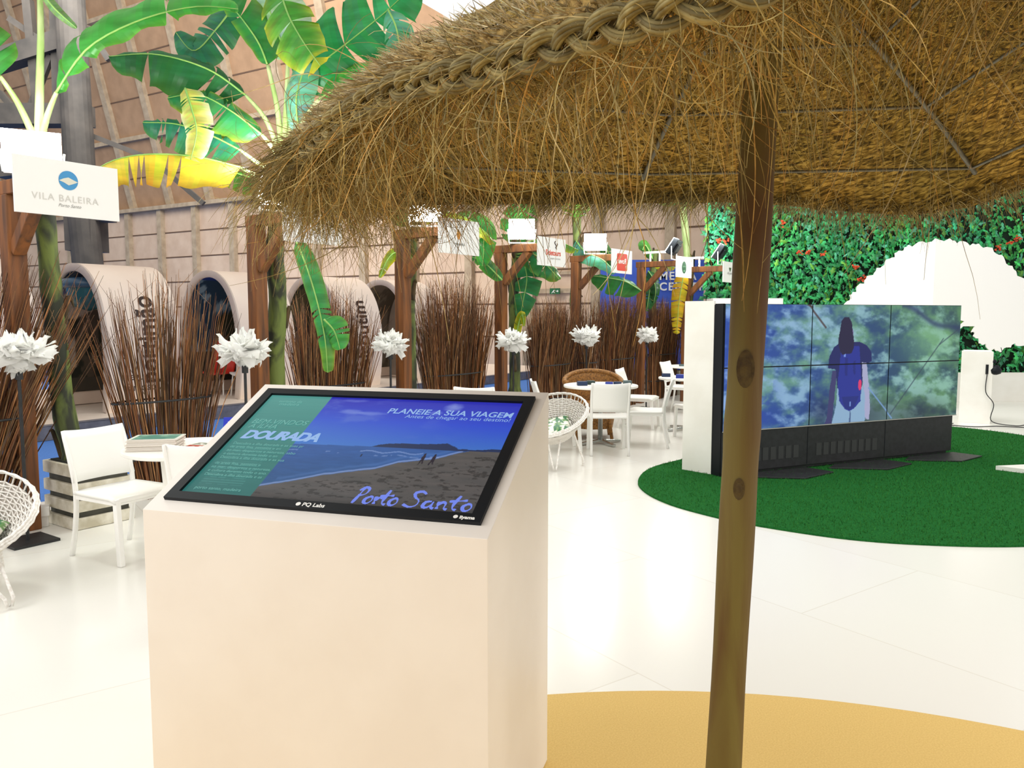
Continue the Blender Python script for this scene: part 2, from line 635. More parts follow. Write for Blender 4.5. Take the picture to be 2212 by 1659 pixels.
# ================================================================== green wall, planter wall, flowers
e = empty('vertical_garden', (7.0, 15.0, 0))
tag(e, 'tall wall of dense green ferns and leaves with small red flowers', 'plant wall')
gx0 = at(1522, 640, 15.0).x
mb = MB(); mb.box(((gx0 + 14) / 2 + 0.03, 15.18, 2.4), (14 - gx0 - 0.12, 0.2, 4.8))
mb.build('backing', mat('dark_green_backing', (14, 44, 24), (8, 26, 16), rough=0.9, scale=(8, 8, 8)), e)
mb = MB()
rnd = random.Random(3)
def fernleaf(mb, p, d, n, L, W, col):
    """small lobed leaf: midrib with zigzag edges"""
    s = d.cross(n).normalized()
    k = 5
    left = []; right = []
    for i in range(k + 1):
        t = i / k
        w = W * math.sin(PI * min(1, t * 0.9 + 0.08)) * (1.0 if i % 2 else 0.42)
        c = p + d * L * t + n * (0.25 * L * t * (1 - t) * 2 - 0.12 * L * t)
        left.append(c + s * w - n * w * 0.3)
        right.append(c - s * w - n * w * 0.3)
    mid = [p + d * L * i / k + n * (0.25 * L * i / k * (1 - i / k) * 2 - 0.12 * L * i / k) for i in range(k + 1)]
    vs = left + mid + right
    m = k + 1
    fs = []
    for i in range(k):
        fs.append((i, i + 1, m + i + 1, m + i)); fs.append((m + i, m + i + 1, 2 * m + i + 1, 2 * m + i))
    mb.add(vs, fs, col)
for k in range(15000):
    x = rnd.uniform(gx0, 13.6); z = rnd.uniform(0.4, 4.75)
    if x > 7.8 and rnd.random() < .35:
        continue
    clump = noise.noise(Vector((x * 1.3, z * 1.3, 0)))
    y = 15.05 - 0.16 * rnd.random() - 0.12 * clump
    a = rnd.gauss(-PI / 2, 0.9)
    n = Vector((rnd.gauss(0, 0.4), -1, rnd.gauss(0.25, 0.35))).normalized()
    d = Vector((math.cos(a), -0.35 * rnd.random(), math.sin(a)))
    d = (d - n * d.dot(n) * 0.6).normalized()
    h = noise.noise(Vector((x * 0.9 + 5, z * 0.9, 3))) * 0.5 + 0.5
    g = rnd.uniform(0.85, 1.4)
    base = (36 + 34 * h, 142 + 40 * h, 84 + 28 * (1 - h))
    if rnd.random() < 0.16:
        base = (84, 172, 140)
    elif rnd.random() < 0.12:
        base = (104, 166, 66)
    c = lin([min(255, q * g) for q in base])
    L = rnd.uniform(0.08, 0.19)
    fernleaf(mb, Vector((x, y, z)), d, n, L, L * rnd.uniform(0.18, 0.34), c)
mb.build('foliage', mat('fern_leaves', (255, 255, 255), (190, 200, 180), rough=0.45, scale=(8, 8, 8), tint=True, transl=0.2), e, tint=True, stuff=True)
M_flower = mat('red_orange_petals', (226, 84, 44), (190, 60, 30), rough=0.6, scale=(30, 30, 30))
for (px, py) in ((1553, 520), (1568, 521), (1729, 546), (1776, 549), (1745, 545), (1858, 605), (1872, 600), (1850, 575), (2155, 535), (2180, 525), (2200, 515), (1620, 560), (1690, 480), (1885, 612)):
    c = at(px, py, 14.82); mb = MB()
    for q in range(10):
        p = c + Vector((rnd.gauss(0, .035), rnd.gauss(0, .02), rnd.gauss(0, .03)))
        mb.lathe([(0.004, -0.012), (0.018, -0.004), (0.021, 0.006), (0.004, 0.014)], p, 6, Matrix.Rotation(rnd.uniform(0, 3), 4, 'X'))
    mb.tube([c + Vector((0, .14, -.05)), c], .004, 5)
    mb.build('flower_cluster', M_flower, e, label='red orange flower cluster')
# low white planter wall in front
mb = MB(); mb.box((9.3, 14.55, 0.27), (9.4, 0.12, 0.54)); mb.box((9.3, 14.75, 0.5), (9.4, 0.4, 0.03))
o = tag(mb.build('planter_wall', M_white, bevel=0.004), 'low white planter wall running under the green plant wall', 'planter')
mb = MB(); mb.box(((gx0 + 4.6) / 2 + .1, 14.4, 0.95), (4.6 - gx0 + .3, 0.5, 1.9), None)
o = tag(mb.build('white_counter', M_white, bevel=0.004), 'plain white block behind the white side panel of the video wall', 'counter')

# ================================================================== grass disc, ochre disc
def disc(name, cx, cy, r, z0, z1, m, n=128, cut=None):
    mb = MB()
    pts = []
    for k in range(n):
        a = 2 * PI * k / n
        pts.append(Vector((cx + r * math.cos(a), cy + r * math.sin(a), 0)))
    mb.prism(pts, (0, 0, z0), (0, 0, z1))
    return mb.build(name, m)
gcx, gcy, gr = 4.485, 8.094, 3.263
rug = empty('grass_rug', (gcx, gcy, 0))
tag(rug, 'round dark green artificial grass rug under the video wall', 'rug')
M_grassbase = mat('green_turf', (38, 106, 46), (24, 84, 38), rough=0.95, scale=(70, 70, 70), detail=4, bump=0.4, spec=0.05)
mb = MB()
RUG = [(1.22, 7.5), (1.2, 7.0), (1.34, 6.52), (1.62, 6.1), (1.85, 5.87), (2.35, 5.53), (2.86, 5.37), (3.54, 5.33), (4.4, 5.5), (5.4, 6.0), (6.4, 7.1), (6.95, 8.6), (6.8, 10.2), (6.29, 11.13), (5.5, 11.35), (4.4, 10.8), (3.0, 9.75), (1.92, 8.64), (1.45, 8.1)]
rg = crom([Vector((a, b, 0)) for a, b in RUG[-1:] + RUG + RUG[:2]], 21 * 8 + 1)
rg = rg[8:8 + 19 * 8]
mb.prism(rg, (0, 0, 0.001), (0, 0, 0.016))
mb.build('rug_base', M_grassbase, rug)
mb = MB()
rnd = random.Random(5)
rs_ = np.random.RandomState(5)
bx = rs_.uniform(1.1, 7.1, 70000); by = rs_.uniform(5.2, 11.5, 70000)
ins = inpoly(bx, by, [(p.x, p.y) for p in rg])
bx = bx[ins]; by = by[ins]
for k in range(len(bx)):
    x = float(bx[k]); y = float(by[k])
    d = rnd.uniform(0, 2 * PI); h = rnd.uniform(0.014, 0.03); w = 0.0035
    dx, dy = math.cos(d) * w, math.sin(d) * w
    lx, ly = rnd.gauss(0, .008), rnd.gauss(0, .008)
    g = rnd.uniform(0.9, 1.12)
    c = lin([min(255, q * g) for q in (52, 114, 50)])
    mb.add([(x - dx, y - dy, 0.012), (x + dx, y + dy, 0.012), (x + lx, y + ly, 0.012 + h)], [(0, 1, 2)], c)
mb.build('turf_blades', mat('turf_blades', (255, 255, 255), rough=0.9, tint=True, spec=0.05), rug, tint=True, stuff=True)
# white wedge lying on the grass at the right
mb = MB()
w0 = ground(2151, 1008, 0.05); w1 = ground(2330, 1000, 0.05); w2 = ground(2330, 1030, 0.05)
mb.prism([Vector((w0.x, w0.y, 0)), Vector((w2.x, w2.y, 0)), Vector((w1.x, w1.y, 0))], (0, 0, 0.017), (0, 0, 0.06))
tag(mb.build('floor_platform', M_white), 'flat white wedge of platform lying on the grass rug at the right edge', 'platform')

mb = MB()
M_cork = mat('ochre_cork', (230, 196, 120), (214, 176, 98), rough=0.8, scale=(160, 160, 160), detail=5, bump=0.08, ramp=(0.3, 0.75))
mb.prism([Vector((0.604 + 3.03 * math.cos(2 * PI * k / 128), 0.197 + 3.03 * math.sin(2 * PI * k / 128), 0)) for k in range(128)], (0, 0, 0.0005), (0, 0, 0.006))
tag(mb.build('round_mat', M_cork), 'round ochre sand coloured mat on the white floor under the thatched parasol', 'mat')

# ================================================================== stage with the white pods
E_ = ground(75, 925, 0.12); E2 = ground(400, 888, 0.12)
SD = (E2 - E_).normalized(); SN = Vector((-SD.y, SD.x, 0))
def sp(s, o, z=0.0):
    return Vector((E_.x, E_.y, 0)) + SD * s + SN * o + Vector((0, 0, z))
st = empty('exhibition_stage', sp(4, 1.5))
tag(st, 'low pale stage with a grey edge carrying the white pods', 'stage')
mb = MB(); mb.prism([sp(-7, 0), sp(14.5, 0), sp(14.5, 5.5), sp(-7, 5.5)], (0, 0, -0.06), (0, 0, 0.12))
mb.build('deck', mat('pale_stage_boards', (236, 222, 208), (226, 210, 194), rough=0.5, scale=(3, 3, 3)), st)
mb = MB(); mb.prism([sp(-7, -0.03), sp(14.5, -0.03), sp(14.5, 0.0), sp(-7, 0.0)], (0, 0, -0.06), (0, 0, 0.13))
mb.prism([sp(-7, -0.03), sp(14.5, -0.03), sp(14.5, 0.12), sp(-7, 0.12)], (0, 0, 0.121), (0, 0, 0.135))
mb.build('edge_trim', mat('grey_edge', (118, 116, 122), (98, 96, 104), rough=0.6, scale=(10, 10, 10)), st)

M_pod = mat('pod_white_shell', (250, 232, 216), (242, 222, 206), rough=0.5, scale=(1.5, 1.5, 1.5))
M_podrim = mat('pod_rim', (214, 198, 186), (205, 188, 176), rough=0.55, scale=(4, 4, 4))
PW, PH = 1.75, 2.28
def prof(t, w=PW, h=PH):
    """t 0..1 from the aisle foot over the top to the back foot: (across, up)"""
    a = t * PI
    hc = 0.40 * h
    if t < 0.22:
        u = t / 0.22
        z = hc * u
        return (w / 2 * (0.90 + 0.10 * math.sin(u * PI / 2)), z)
    if t > 0.78:
        u = (1 - t) / 0.22
        return (-w / 2 * (0.90 + 0.10 * math.sin(u * PI / 2)), hc * u)
    a = (t - 0.22) / 0.56 * PI
    return (w / 2 * (abs(math.cos(a)) ** 0.9) * (1 if a < PI / 2 else -1), hc + (h - hc) * math.sin(a) ** 0.92)

def pod(px, label, word, picfn, L=1.2, extra=None, line3=None, scale=1.0):
    q = (px - 1106) / FPX
    lo, hi = -8.0, 14.0
    for _ in range(50):
        mid = (lo + hi) / 2
        p = sp(mid, 1.5)
        if p.x / p.y < q:
            lo = mid
        else:
            hi = mid
    c0 = sp(lo, 1.5)
    root = empty('exhibition_pod', c0 + Vector((0, 0, 0.12)))
    tag(root, label, 'exhibition pod', 'white shell pods on the stage')
    ac = SN * -1
    z0 = 0.12
    def P(t, a, th=0.0):
        x, z = prof(t)
        x2, z2 = prof(min(1, t + 0.002)); x1, z1 = prof(max(0, t - 0.002))
        n = Vector((-(x2 - x1), 0, 0)) ; tx, tz = x2 - x1, z2 - z1
        l = math.hypot(tx, tz) or 1
        nx, nz = tz / l, -tx / l
        if nx * x < 0 and abs(x) > 0.05:
            nx, nz = -nx, -nz
        if z > PH * 0.7 and nz < 0:
            nx, nz = -nx, -nz
        return c0 + ac * (x - nx * th) + SD * a + Vector((0, 0, z0 + max(0, z - nz * th)))
    n = 60
    th = 0.07
    mb = MB()
    for (d0) in (0.0, th):
        mb.grid([[P(i / n, a * L / 3, d0) for a in range(4)] for i in range(n + 1)], n + 1, 4)
    shell = mb.build('shell', M_pod, root, smooth=True)
    mb = MB()
    for a in (0.0, L):
        mb.grid([[P(i / n, a, 0.0), P(i / n, a, th)] for i in range(n + 1)], n + 1, 2)
    # flared front ring
    mb.grid([[P(i / n, -0.03, 0.0), P(i / n, -0.03, th + 0.05), P(i / n, 0.02, th + 0.05)] for i in range(n + 1)], n + 1, 3)
    mb.grid([[P(i / n, -0.03, 0.0), P(i / n, 0.0, 0.0)] for i in range(n + 1)], n + 1, 2)
    mb.build('rim', M_podrim, root, smooth=True)
    # printed panel closing the pod at the far end
    wv = []
    back = MB()
    k = 40
    pts = [P(i / k, L - 0.05, th) for i in range(k + 1)]
    back.add(pts, [tuple(range(k + 1))])
    back.build('end_wall', mat('pod_interior', (196, 184, 172), (178, 168, 158), rough=0.7, scale=(2, 2, 2)), root)
    # picture printed on the inner back wall of the tunnel
    nu, nv = 60, 80
    U, V = np.meshgrid(np.linspace(0, 1, nu), np.linspace(0, 1, nv), indexing='ij')
    rgb = nlin(picfn(U, V))
    mb = MB()
    mb.grid([[P(.95 - .47 * j / (nv - 1), .06 + (L - .12) * i / (nu - 1), th + .015) for j in range(nv)] for i in range(nu)], nu, nv)
    mb.c = [tuple(rgb[i, j]) + (1.0,) for i in range(nu) for j in range(nv)]
    mb.build('printed_picture', M_print, root, tint=True, smooth=True)
    if word:
        mbt = MB()
        vs, fs = text_data(word, size=0.46, bold=0.008)
        xs = [v.x for v in vs]
        total = max(xs)
        # arc length table of the profile on the aisle side
        tab = [(0.0, 0.0)]
        for i in range(1, 101):
            t = i / 100 * 0.5
            x, z = prof(t); xp, zp = prof((i - 1) / 100 * 0.5)
            tab.append((t, tab[-1][1] + math.hypot(x - xp, z - zp)))
        full = tab[-1][1]
        s0 = 0.42; span = 1.38
        def tt(s):
            for (t1, a1), (t2, a2) in zip(tab, tab[1:]):
                if a2 >= s:
                    return t1 + (t2 - t1) * (s - a1) / (a2 - a1)
            return 0.5
        out = [P(tt(s0 + v.x / total * span), 0.78 - v.y * 1.0, -0.012) for v in vs]
        mbt.add(out, fs)
        mbt.build('lettering', M_text_dark, shell)
    if line3:
        mbt = MB()
        for k, ln in enumerate(line3):
            text_on(mbt, ln, lambda x, y, k=k: P(0.11, 0.25 + x, -0.012) + Vector((0, 0, y + 0.2 - k * 0.17)), size=0.17)
        mbt.build('small_lettering', M_text_dark, shell)
    return root, c0, ac, P

def pic_church(U, V):
    img = np.ones(U.shape + (3,)) * np.array((60, 90, 150.))
    img = paint(img, sstep(0.4, 0.65, fbm(U * 4, V * 4, 3)), (190, 195, 205))
    img = paint(img, inpoly(U, V, [(0, .1), (0, .55), (.25, .8), (1, .62), (1, .1)]), (186, 172, 160))
    img = paint(img, inpoly(U, V, [(.3, .0), (.3, .5), (1, .62), (1, 0)]), (84, 74, 62))
    img = paint(img, sstep(.45, .6, fbm(U * 8, V * 8, 9)) * (V < .5), (28, 34, 26))
    img = paint(img, (V < .12), (70, 66, 58))
    return img
def pic_sea(U, V):
    img = np.ones(U.shape + (3,)) * np.array((30, 66, 96.))
    img = paint(img, sstep(.5, .62, fbm(U * 7, V * 14, 5)), (140, 170, 190))
    img = paint(img, (V > .82), (34, 62, 150))
    img = paint(img, sstep(0, .05, fbm(U * 3, V * 3, 8) - 1.15 + U * .7 + (1 - V) * .35), (40, 46, 30))
    img = paint(img, (V < .3), (52, 48, 38))
    return img
def pic_field(U, V):
    img = np.ones(U.shape + (3,)) * np.array((58, 62, 46.))
    img = paint(img, sstep(.5, .6, fbm(U * 6, V * 6, 15)), (92, 84, 58))
    img = paint(img, V > .85, (40, 74, 140))
    img = paint(img, (V < .45) & (U < .6), (32, 36, 44))
    return img
def pic_town(U, V):
    img = np.ones(U.shape + (3,)) * np.array((120, 112, 100.))
    img = paint(img, sstep(.5, .6, fbm(U * 6, V * 6, 25)), (84, 78, 66))
    return img
pod(-190, 'white arched pod at the far left, cut by the picture edge, lettering at its foot', '', pic_field, line3=['tal e', 'algedo', 'formoso', 'lisbona'])
r1, c1, ac1, Pf1 = pod(168, 'white arched pod with dark lettering portimão on its side', 'portimão', pic_church, line3=['algarve', 'seguro', 'famoso'])
r2, c2, ac2, Pf2 = pod(455, 'white arched pod whose opening shows a sea picture and a red seat', '', pic_sea, line3=None)
r3, c3, ac3, Pf3 = pod(672, 'white arched pod with dark lettering alcoutim on its side', 'alcoutim', pic_field, line3=None)
pod(822, 'white arched pod behind the third post, plain side towards the aisle', '', pic_town)
# red seat and white seats in front of the openings
def shell_seat(loc, m, label, rz, h=0.55):
    r = empty('lounge_chair', loc, rz)
    M = Matrix.Translation(loc) @ Matrix.Rotation(rz, 4, 'Z')
    W = lambda x, y, z: M @ Vector((x, y, z))
    mb = MB()
    g = []
    for i in range(9):
        row = []
        for j in range(7):
            u = (i / 8 - .5) * .56
            t = j / 6
            row.append(W(u, -.24 + .44 * t if t < .6 else .02 + (t - .6) * .25, .44 - .04 * math.cos(u * 5) if t < .5 else .42 + (t - .5) * 1.15))
        g.append(row)
    mb.grid(g, 9, 7)
    s = mb.build('seat_shell', m, r, smooth=True)
    so = s.modifiers.new('thick', 'SOLIDIFY'); so.thickness = .03
    for a, b in ((-.2, -.2), (.2, -.2), (-.2, .15), (.2, .15)):
        mb = MB(); mb.tube([W(a, b, .42), W(a * 1.15, b * 1.2, 0.0)], .014, 8); mb.build('leg', M_plastic, r)
    tag(r, label, 'chair')
    return r
pz = Vector((0, 0, .121))
shell_seat(c2 + SD * .45 - ac2 * .3 + pz, mat('red_shell', (214, 44, 20), rough=.4), 'red shell chair in the opening of the sea picture pod', math.atan2(SD.y, SD.x) - PI / 2 + .2)
shell_seat(c2 + SD * .5 + ac2 * .38 + pz, M_plastic, 'white shell chair beside the red one in the sea picture pod', math.atan2(SD.y, SD.x) - PI / 2 - .3)
shell_seat(c3 + SD * .5 + ac3 * .2 + pz, M_plastic, 'white shell chair in the opening of the alcoutim pod', math.atan2(SD.y, SD.x) - PI / 2 - .1)
# teal lamp hanging in the first pod
lm = empty('hanging_lamp', at(158, 640, 12.0))
tag(lm, 'large teal bowl shaped lamp hanging inside the portimão pod', 'lamp')
mb = MB(); cc = at(158, 640, 12.2)
cc = Vector((c1.x + .02, c1.y + .35, cc.z))
lm.location = cc
mb.lathe([(.02, -.22), (.2, -.16), (.3, .0), (.33, .16), (.36, .2), (.3, .22)], cc, 28)
mb.build('lamp_bowl', mat('teal_glass', (44, 110, 118), (30, 80, 96), rough=.25, scale=(3, 3, 3)), lm, smooth=True)
mb = MB(); mb.lathe([(.37, .14), (.4, .2), (.37, .27), (.28, .3)], cc, 28); mb.build('lamp_rim', mat('lamp_blue', (54, 84, 110), rough=.3), lm, smooth=True)
mb = MB(); mb.tube([cc + Vector((0, 0, .28)), Vector((cc.x, cc.y, 2.3))], .01, 6); mb.build('cord', M_black, lm)

# ================================================================== posts with beam, brace, floodlight and sign
POSTS = [(46, 5.85, None), (552, 7.5, 466), (869, 8.8, 497), (1082, 10.7, 531), (1245, 12.65, 553), (1386, 14.3, 566), (1484, 14.6, 577)]
WHERE = ['at the left picture edge', 'with the banana trunk behind the kiosk', 'third from the left', 'carrying the Sidetours sign', 'carrying the red square sign',
         'carrying the green oval sign', 'beside the white video wall panel']
RZ = math.atan2(ROW.y, ROW.x)
Rrow = Matrix.Rotation(RZ, 4, 'Z')
post_pos = []
def make_post(i, px, Y, ty):
    if i == 0:
        b = Vector((-3.62, 5.78, 0)); H = 2.56
    else:
        p = at(px, ty, Y); b = Vector((p.x, Y, 0)); H = p.z
    post_pos.append((b, H))
    r = empty('timber_post', b)
    tag(r, 'brown timber post with cross beam, ' + WHERE[i], 'post', 'timber posts along the aisle')
    mb = MB(); mb.box(b + Vector((0, 0, (H - .1) / 2)), (.13, .13, H - .1), Rrow); mb.build('upright', M_wood, r, bevel=.006)
    top = b + Vector((0, 0, H - .05))
    mb = MB(); mb.bar(top - ACR * .09, top + ACR * .78, .11, .1); mb.build('cross_beam', M_wood, r, bevel=.006)
    mb = MB(); mb.bar(b + ACR * .06 + Vector((0, 0, H - .5)), top + ACR * .46 - Vector((0, 0, .04)), .09, .09); mb.build('brace', M_wood, r, bevel=.006)
    return b, H
def make_flood(i, b, H, aim, off, size=1.0, up=.2):
    c = b + ACR * off + Vector((0, 0, H + up))
    r = empty('floodlight', c)
    names = ['leftmost, above the sign with the blue round emblem', 'second from the left, half hidden by the straw fringe', 'third from the left, under the straw fringe',
             'above the beam of the Sidetours sign', 'above the beam of the red square sign', 'dark back turned, above the green oval sign', 'dark back turned, farthest one by the green plant wall']
    tag(r, ('glowing floodlight, ' if i < 5 else 'black floodlight, ') + names[i], 'floodlight', 'floodlights on the post beams')
    q = Vector(aim).normalized().to_track_quat('-Y', 'Z').to_matrix().to_4x4()
    w, h = .34 * size, .26 * size
    mb = MB(); mb.box(c, (w, .09, h), q); mb.box(c + q @ Vector((0, .06, 0)), (w * .6, .05, h * .6), q)
    mb.build('housing', M_black, r, bevel=.008)
    mb = MB(); mb.box(c + q @ Vector((0, -.047, 0)), (w * 1.0, .006, h * 1.0), q)
    mb.build('lens', M_lens, r)
    mb = MB()
    for s in (-1, 1):
        mb.tube([c + q @ Vector((s * (w / 2 + .015), 0, 0)), c + Vector((0, 0, -up + .02)) + (q @ Vector((s * (w / 2 + .015), 0, 0))) * .9], .01, 6)
    a = c + Vector((0, 0, -up + .02)) + (q @ Vector((w / 2 + .015, 0, 0))) * .9
    b2 = c + Vector((0, 0, -up + .02)) - (q @ Vector((w / 2 + .015, 0, 0))) * .9
    mb.tube([a, b2], .01, 6)
    mb.build('bracket', M_plastic, r)
    # the lamp's own light
    d = bpy.data.lights.new('floodlight_glow', 'POINT')
    d.energy = 60; d.color = (.96, 1, .93); d.shadow_soft_size = .15
    lo = bpy.data.objects.new('floodlight_glow', d); C.objects.link(lo)
    lo.parent = r; lo.location = Vector((-.05, -.22, .22))
    return r

SIGNTXT = [None] * 7
def make_sign(i, b, H, label):
    """board hung at the end of the beam, parallel to the row"""
    w, h = .67, .36
    c = b + ACR * .8 + Vector((0, 0, H - .12))
    if i == 0:
        c = b + ACR * .83 + Vector((0, 0, H - .13))
    r = empty('hanging_sign', c)
    tag(r, label, 'sign', 'white signs on the beam ends')
    mb = MB()
    q = [c - ROW * w / 2 - Vector((0, 0, h / 2)), c + ROW * w / 2 - Vector((0, 0, h / 2)), c + ROW * w / 2 + Vector((0, 0, h / 2)), c - ROW * w / 2 + Vector((0, 0, h / 2))]
    mb.prism(q, ACR * .0, ACR * .012)
    mb.build('board', M_board, r)
    O = c + ACR * .0135
    fn = lambda x, y: O + ROW * x + Vector((0, 0, y))
    def emblem(mb, pts):
        mb.prism([fn(x, y) for x, y in pts], (0, 0, 0), ACR * .001)
    circ = lambda cx, cy, rx, ry, n=28: [(cx + rx * math.cos(2 * PI * k / n), cy + ry * math.sin(2 * PI * k / n)) for k in range(n)]
    grey = mat('faint_grey_print', (214, 212, 206), rough=.6)
    if i == 0:
        mb = MB(); emblem(mb, circ(0.0, .055, .062, .062)); mb.build('round_emblem', mat('emblem_blue', (66, 150, 206), rough=.5), r)
        mb = MB(); O2 = ACR * .0015
        wave = [(-.06, .05), (-.03, .066), (0, .075), (.03, .062), (.06, .05), (.03, .036), (0, .024), (-.03, .04)]
        mb.prism([fn(x, y) + O2 for x, y in wave], (0, 0, 0), ACR * .001); mb.build('emblem_shape', mat('emblem_sand', (226, 224, 206), rough=.5), r)
        mb = MB(); text_on(mb, 'VILA BALEIRA', fn_shift(fn, -.02, -.085), size=.062, align='CENTER', space=1.15); mb.build('lettering', grey, r)
        mb = MB(); text_on(mb, 'Porto Santo', fn_shift(fn, .0, -.12), size=.03, align='CENTER', shear=.4); mb.build('small_lettering', mat('grey_print', (150, 150, 146), rough=.6), r)
    elif i == 1:
        mb = MB()
        for (x, y) in ((-.06, .02), (-.03, 0), (-.01, -.02), (.05, 0), (.09, -.03), (.02, .03)):
            emblem(mb, circ(x, y, .012, .014, 10))
        text_on(mb, 'hotel', fn_shift(fn, .01, -.07), size=.05, align='CENTER')
        mb.build('emblem', mat('dark_green_print', (40, 52, 30), rough=.6), r)
    elif i == 2:
        mb = MB(); emblem(mb, circ(-.02, .02, .03, .05, 16)); mb.build('orange_emblem', mat('orange_print', (226, 150, 60), rough=.5), r)
        mb = MB(); text_on(mb, 'madeira', fn_shift(fn, .0, -.09), size=.05, align='CENTER'); mb.build('lettering', mat('slate_print', (84, 98, 96), rough=.5), r)
    elif i == 3:
        mb = MB(); text_on(mb, 'Sidetours', fn_shift(fn, 0.03, -.04), size=.095, align='CENTER', bold=.002); mb.build('lettering', mat('red_print', (222, 70, 36), rough=.5), r)
        mb = MB()
        mb.tube([fn(.08 + .02 * math.sin(t * 6), .06 + t * .08) + ACR * .001 for t in [k / 10 for k in range(11)]], .006, 6)
        mb.tube([fn(.11 - .02 * math.sin(t * 6), .04 + t * .08) + ACR * .001 for t in [k / 10 for k in range(11)]], .005, 6)
        mb.build('flame_emblem', M_text_dark, r)
        mb = MB(); text_on(mb, 'viagens e turismo', fn_shift(fn, .08, -.09), size=.035, align='CENTER'); mb.build('small_lettering', mat('grey_print', (150, 150, 146), rough=.6), r)
    elif i == 4:
        s = .13
        pts = []
        for (sx, sy, a0) in ((1, 1, 0), (-1, 1, 90), (-1, -1, 180), (1, -1, 270)):
            for k in range(5):
                a = math.radians(a0 + k * 22.5)
                pts.append((sx * (s * 1.3 - .03) + .03 * math.cos(a), -.01 + sy * (s - .03) + .03 * math.sin(a)))
        mb = MB(); emblem(mb, pts); mb.build('red_square', mat('sign_red', (226, 52, 20), rough=.5), r)
        mb = MB()
        text_on(mb, 'Rover', lambda x, y: fn(.13 - x, -.03 + y) + ACR * .002, size=.11, bold=.003)
        text_on(mb, 'O:', lambda x, y: fn(.15 - x, -.095 + y) + ACR * .002, size=.05)
        mb.build('lettering', M_board, r)
    elif i == 5:
        mb = MB(); emblem(mb, circ(.0, -.005, .095, .105)); mb.build('green_oval', mat('oval_green', (22, 82, 50), rough=.5), r)
        mb = MB(); text_on(mb, 'quinta', lambda x, y: fn(x, y) + ACR * .002, size=.05, align='CENTER')
        emblem2 = [(x, y) for x, y in circ(0, -.065, .03, .016, 12)]
        mb.prism([fn(x, y) + ACR * .0012 for x, y in emblem2], (0, 0, 0), ACR * .001)
        mb.build('oval_print', mat('pale_green_print', (120, 170, 130), rough=.5), r)
    else:
        mb = MB(); emblem(mb, [(-.06, .08), (.06, .08), (.03, .03), (-.03, .03)]); emblem(mb, [(-.02, .03), (.02, .03), (.015, .01), (-.015, .01)]); mb.build('emblem', mat('olive_print', (70, 90, 60), rough=.5), r)
        mb = MB(); text_on(mb, 'vila porto', fn_shift(fn, 0, -.04), size=.07, align='CENTER'); mb.build('lettering', mat('grey_print', (150, 150, 146), rough=.6), r)
    return r
def fn_shift(fn, dx, dy):
    return lambda x, y: fn(x + dx, y + dy) + ACR * .001
SLAB = ['white sign with round blue emblem and faint VILA BALEIRA lettering', 'white sign half hidden behind the straw fringe, second from the left', 'white sign with a small orange emblem behind the straw fringe',
        'white sign with red Sidetours lettering', 'white sign with a red rounded square and mirrored white lettering', 'white sign with a dark green oval emblem', 'white sign with a small olive emblem, beside the parasol pole']
for i, (px, Y, ty) in enumerate(POSTS):
    b, H = make_post(i, px, Y, ty)
    if i < 5:
        aim = Vector((-b.x * .35 + .3, -b.y * .5, -.25 * (b.y / 6)))
        aim = Vector((0.0 - (b + ACR * .4).x, -b.y, -1.1))
        make_flood(i, b, H, aim, .34 if i else .36, size=1.0 if i else 1.05, up=.2 if i else .17)
    else:
        make_flood(i, b, H, (-.75, .35, .55), .62, size=1.1, up=.24)
    make_sign(i, b, H, SLAB[i])
# white table-like spotlight brackets on the last beams
for i, (off, w) in ((5, (.25, .4)), (6, (.16, .3))):
    b, H = post_pos[i]
    c = b + ACR * off + Vector((0, 0, H))
    r = empty('lamp_bracket', c)
    tag(r, 'white empty lamp bracket on the beam of the green oval sign' if i == 5 else 'white empty lamp bracket on the last beam', 'bracket')
    mb = MB(); mb.bar(c - ACR * w / 2 + Vector((0, 0, .16)), c + ACR * w / 2 + Vector((0, 0, .16)), .06, .035); mb.build('plate', M_plastic, r)
    for s in (-.2, .25):
        mb = MB(); mb.bar(c + ACR * w * s, c + ACR * w * s + Vector((0, 0, .15)), .03, .03); mb.build('stud', M_plastic, r)

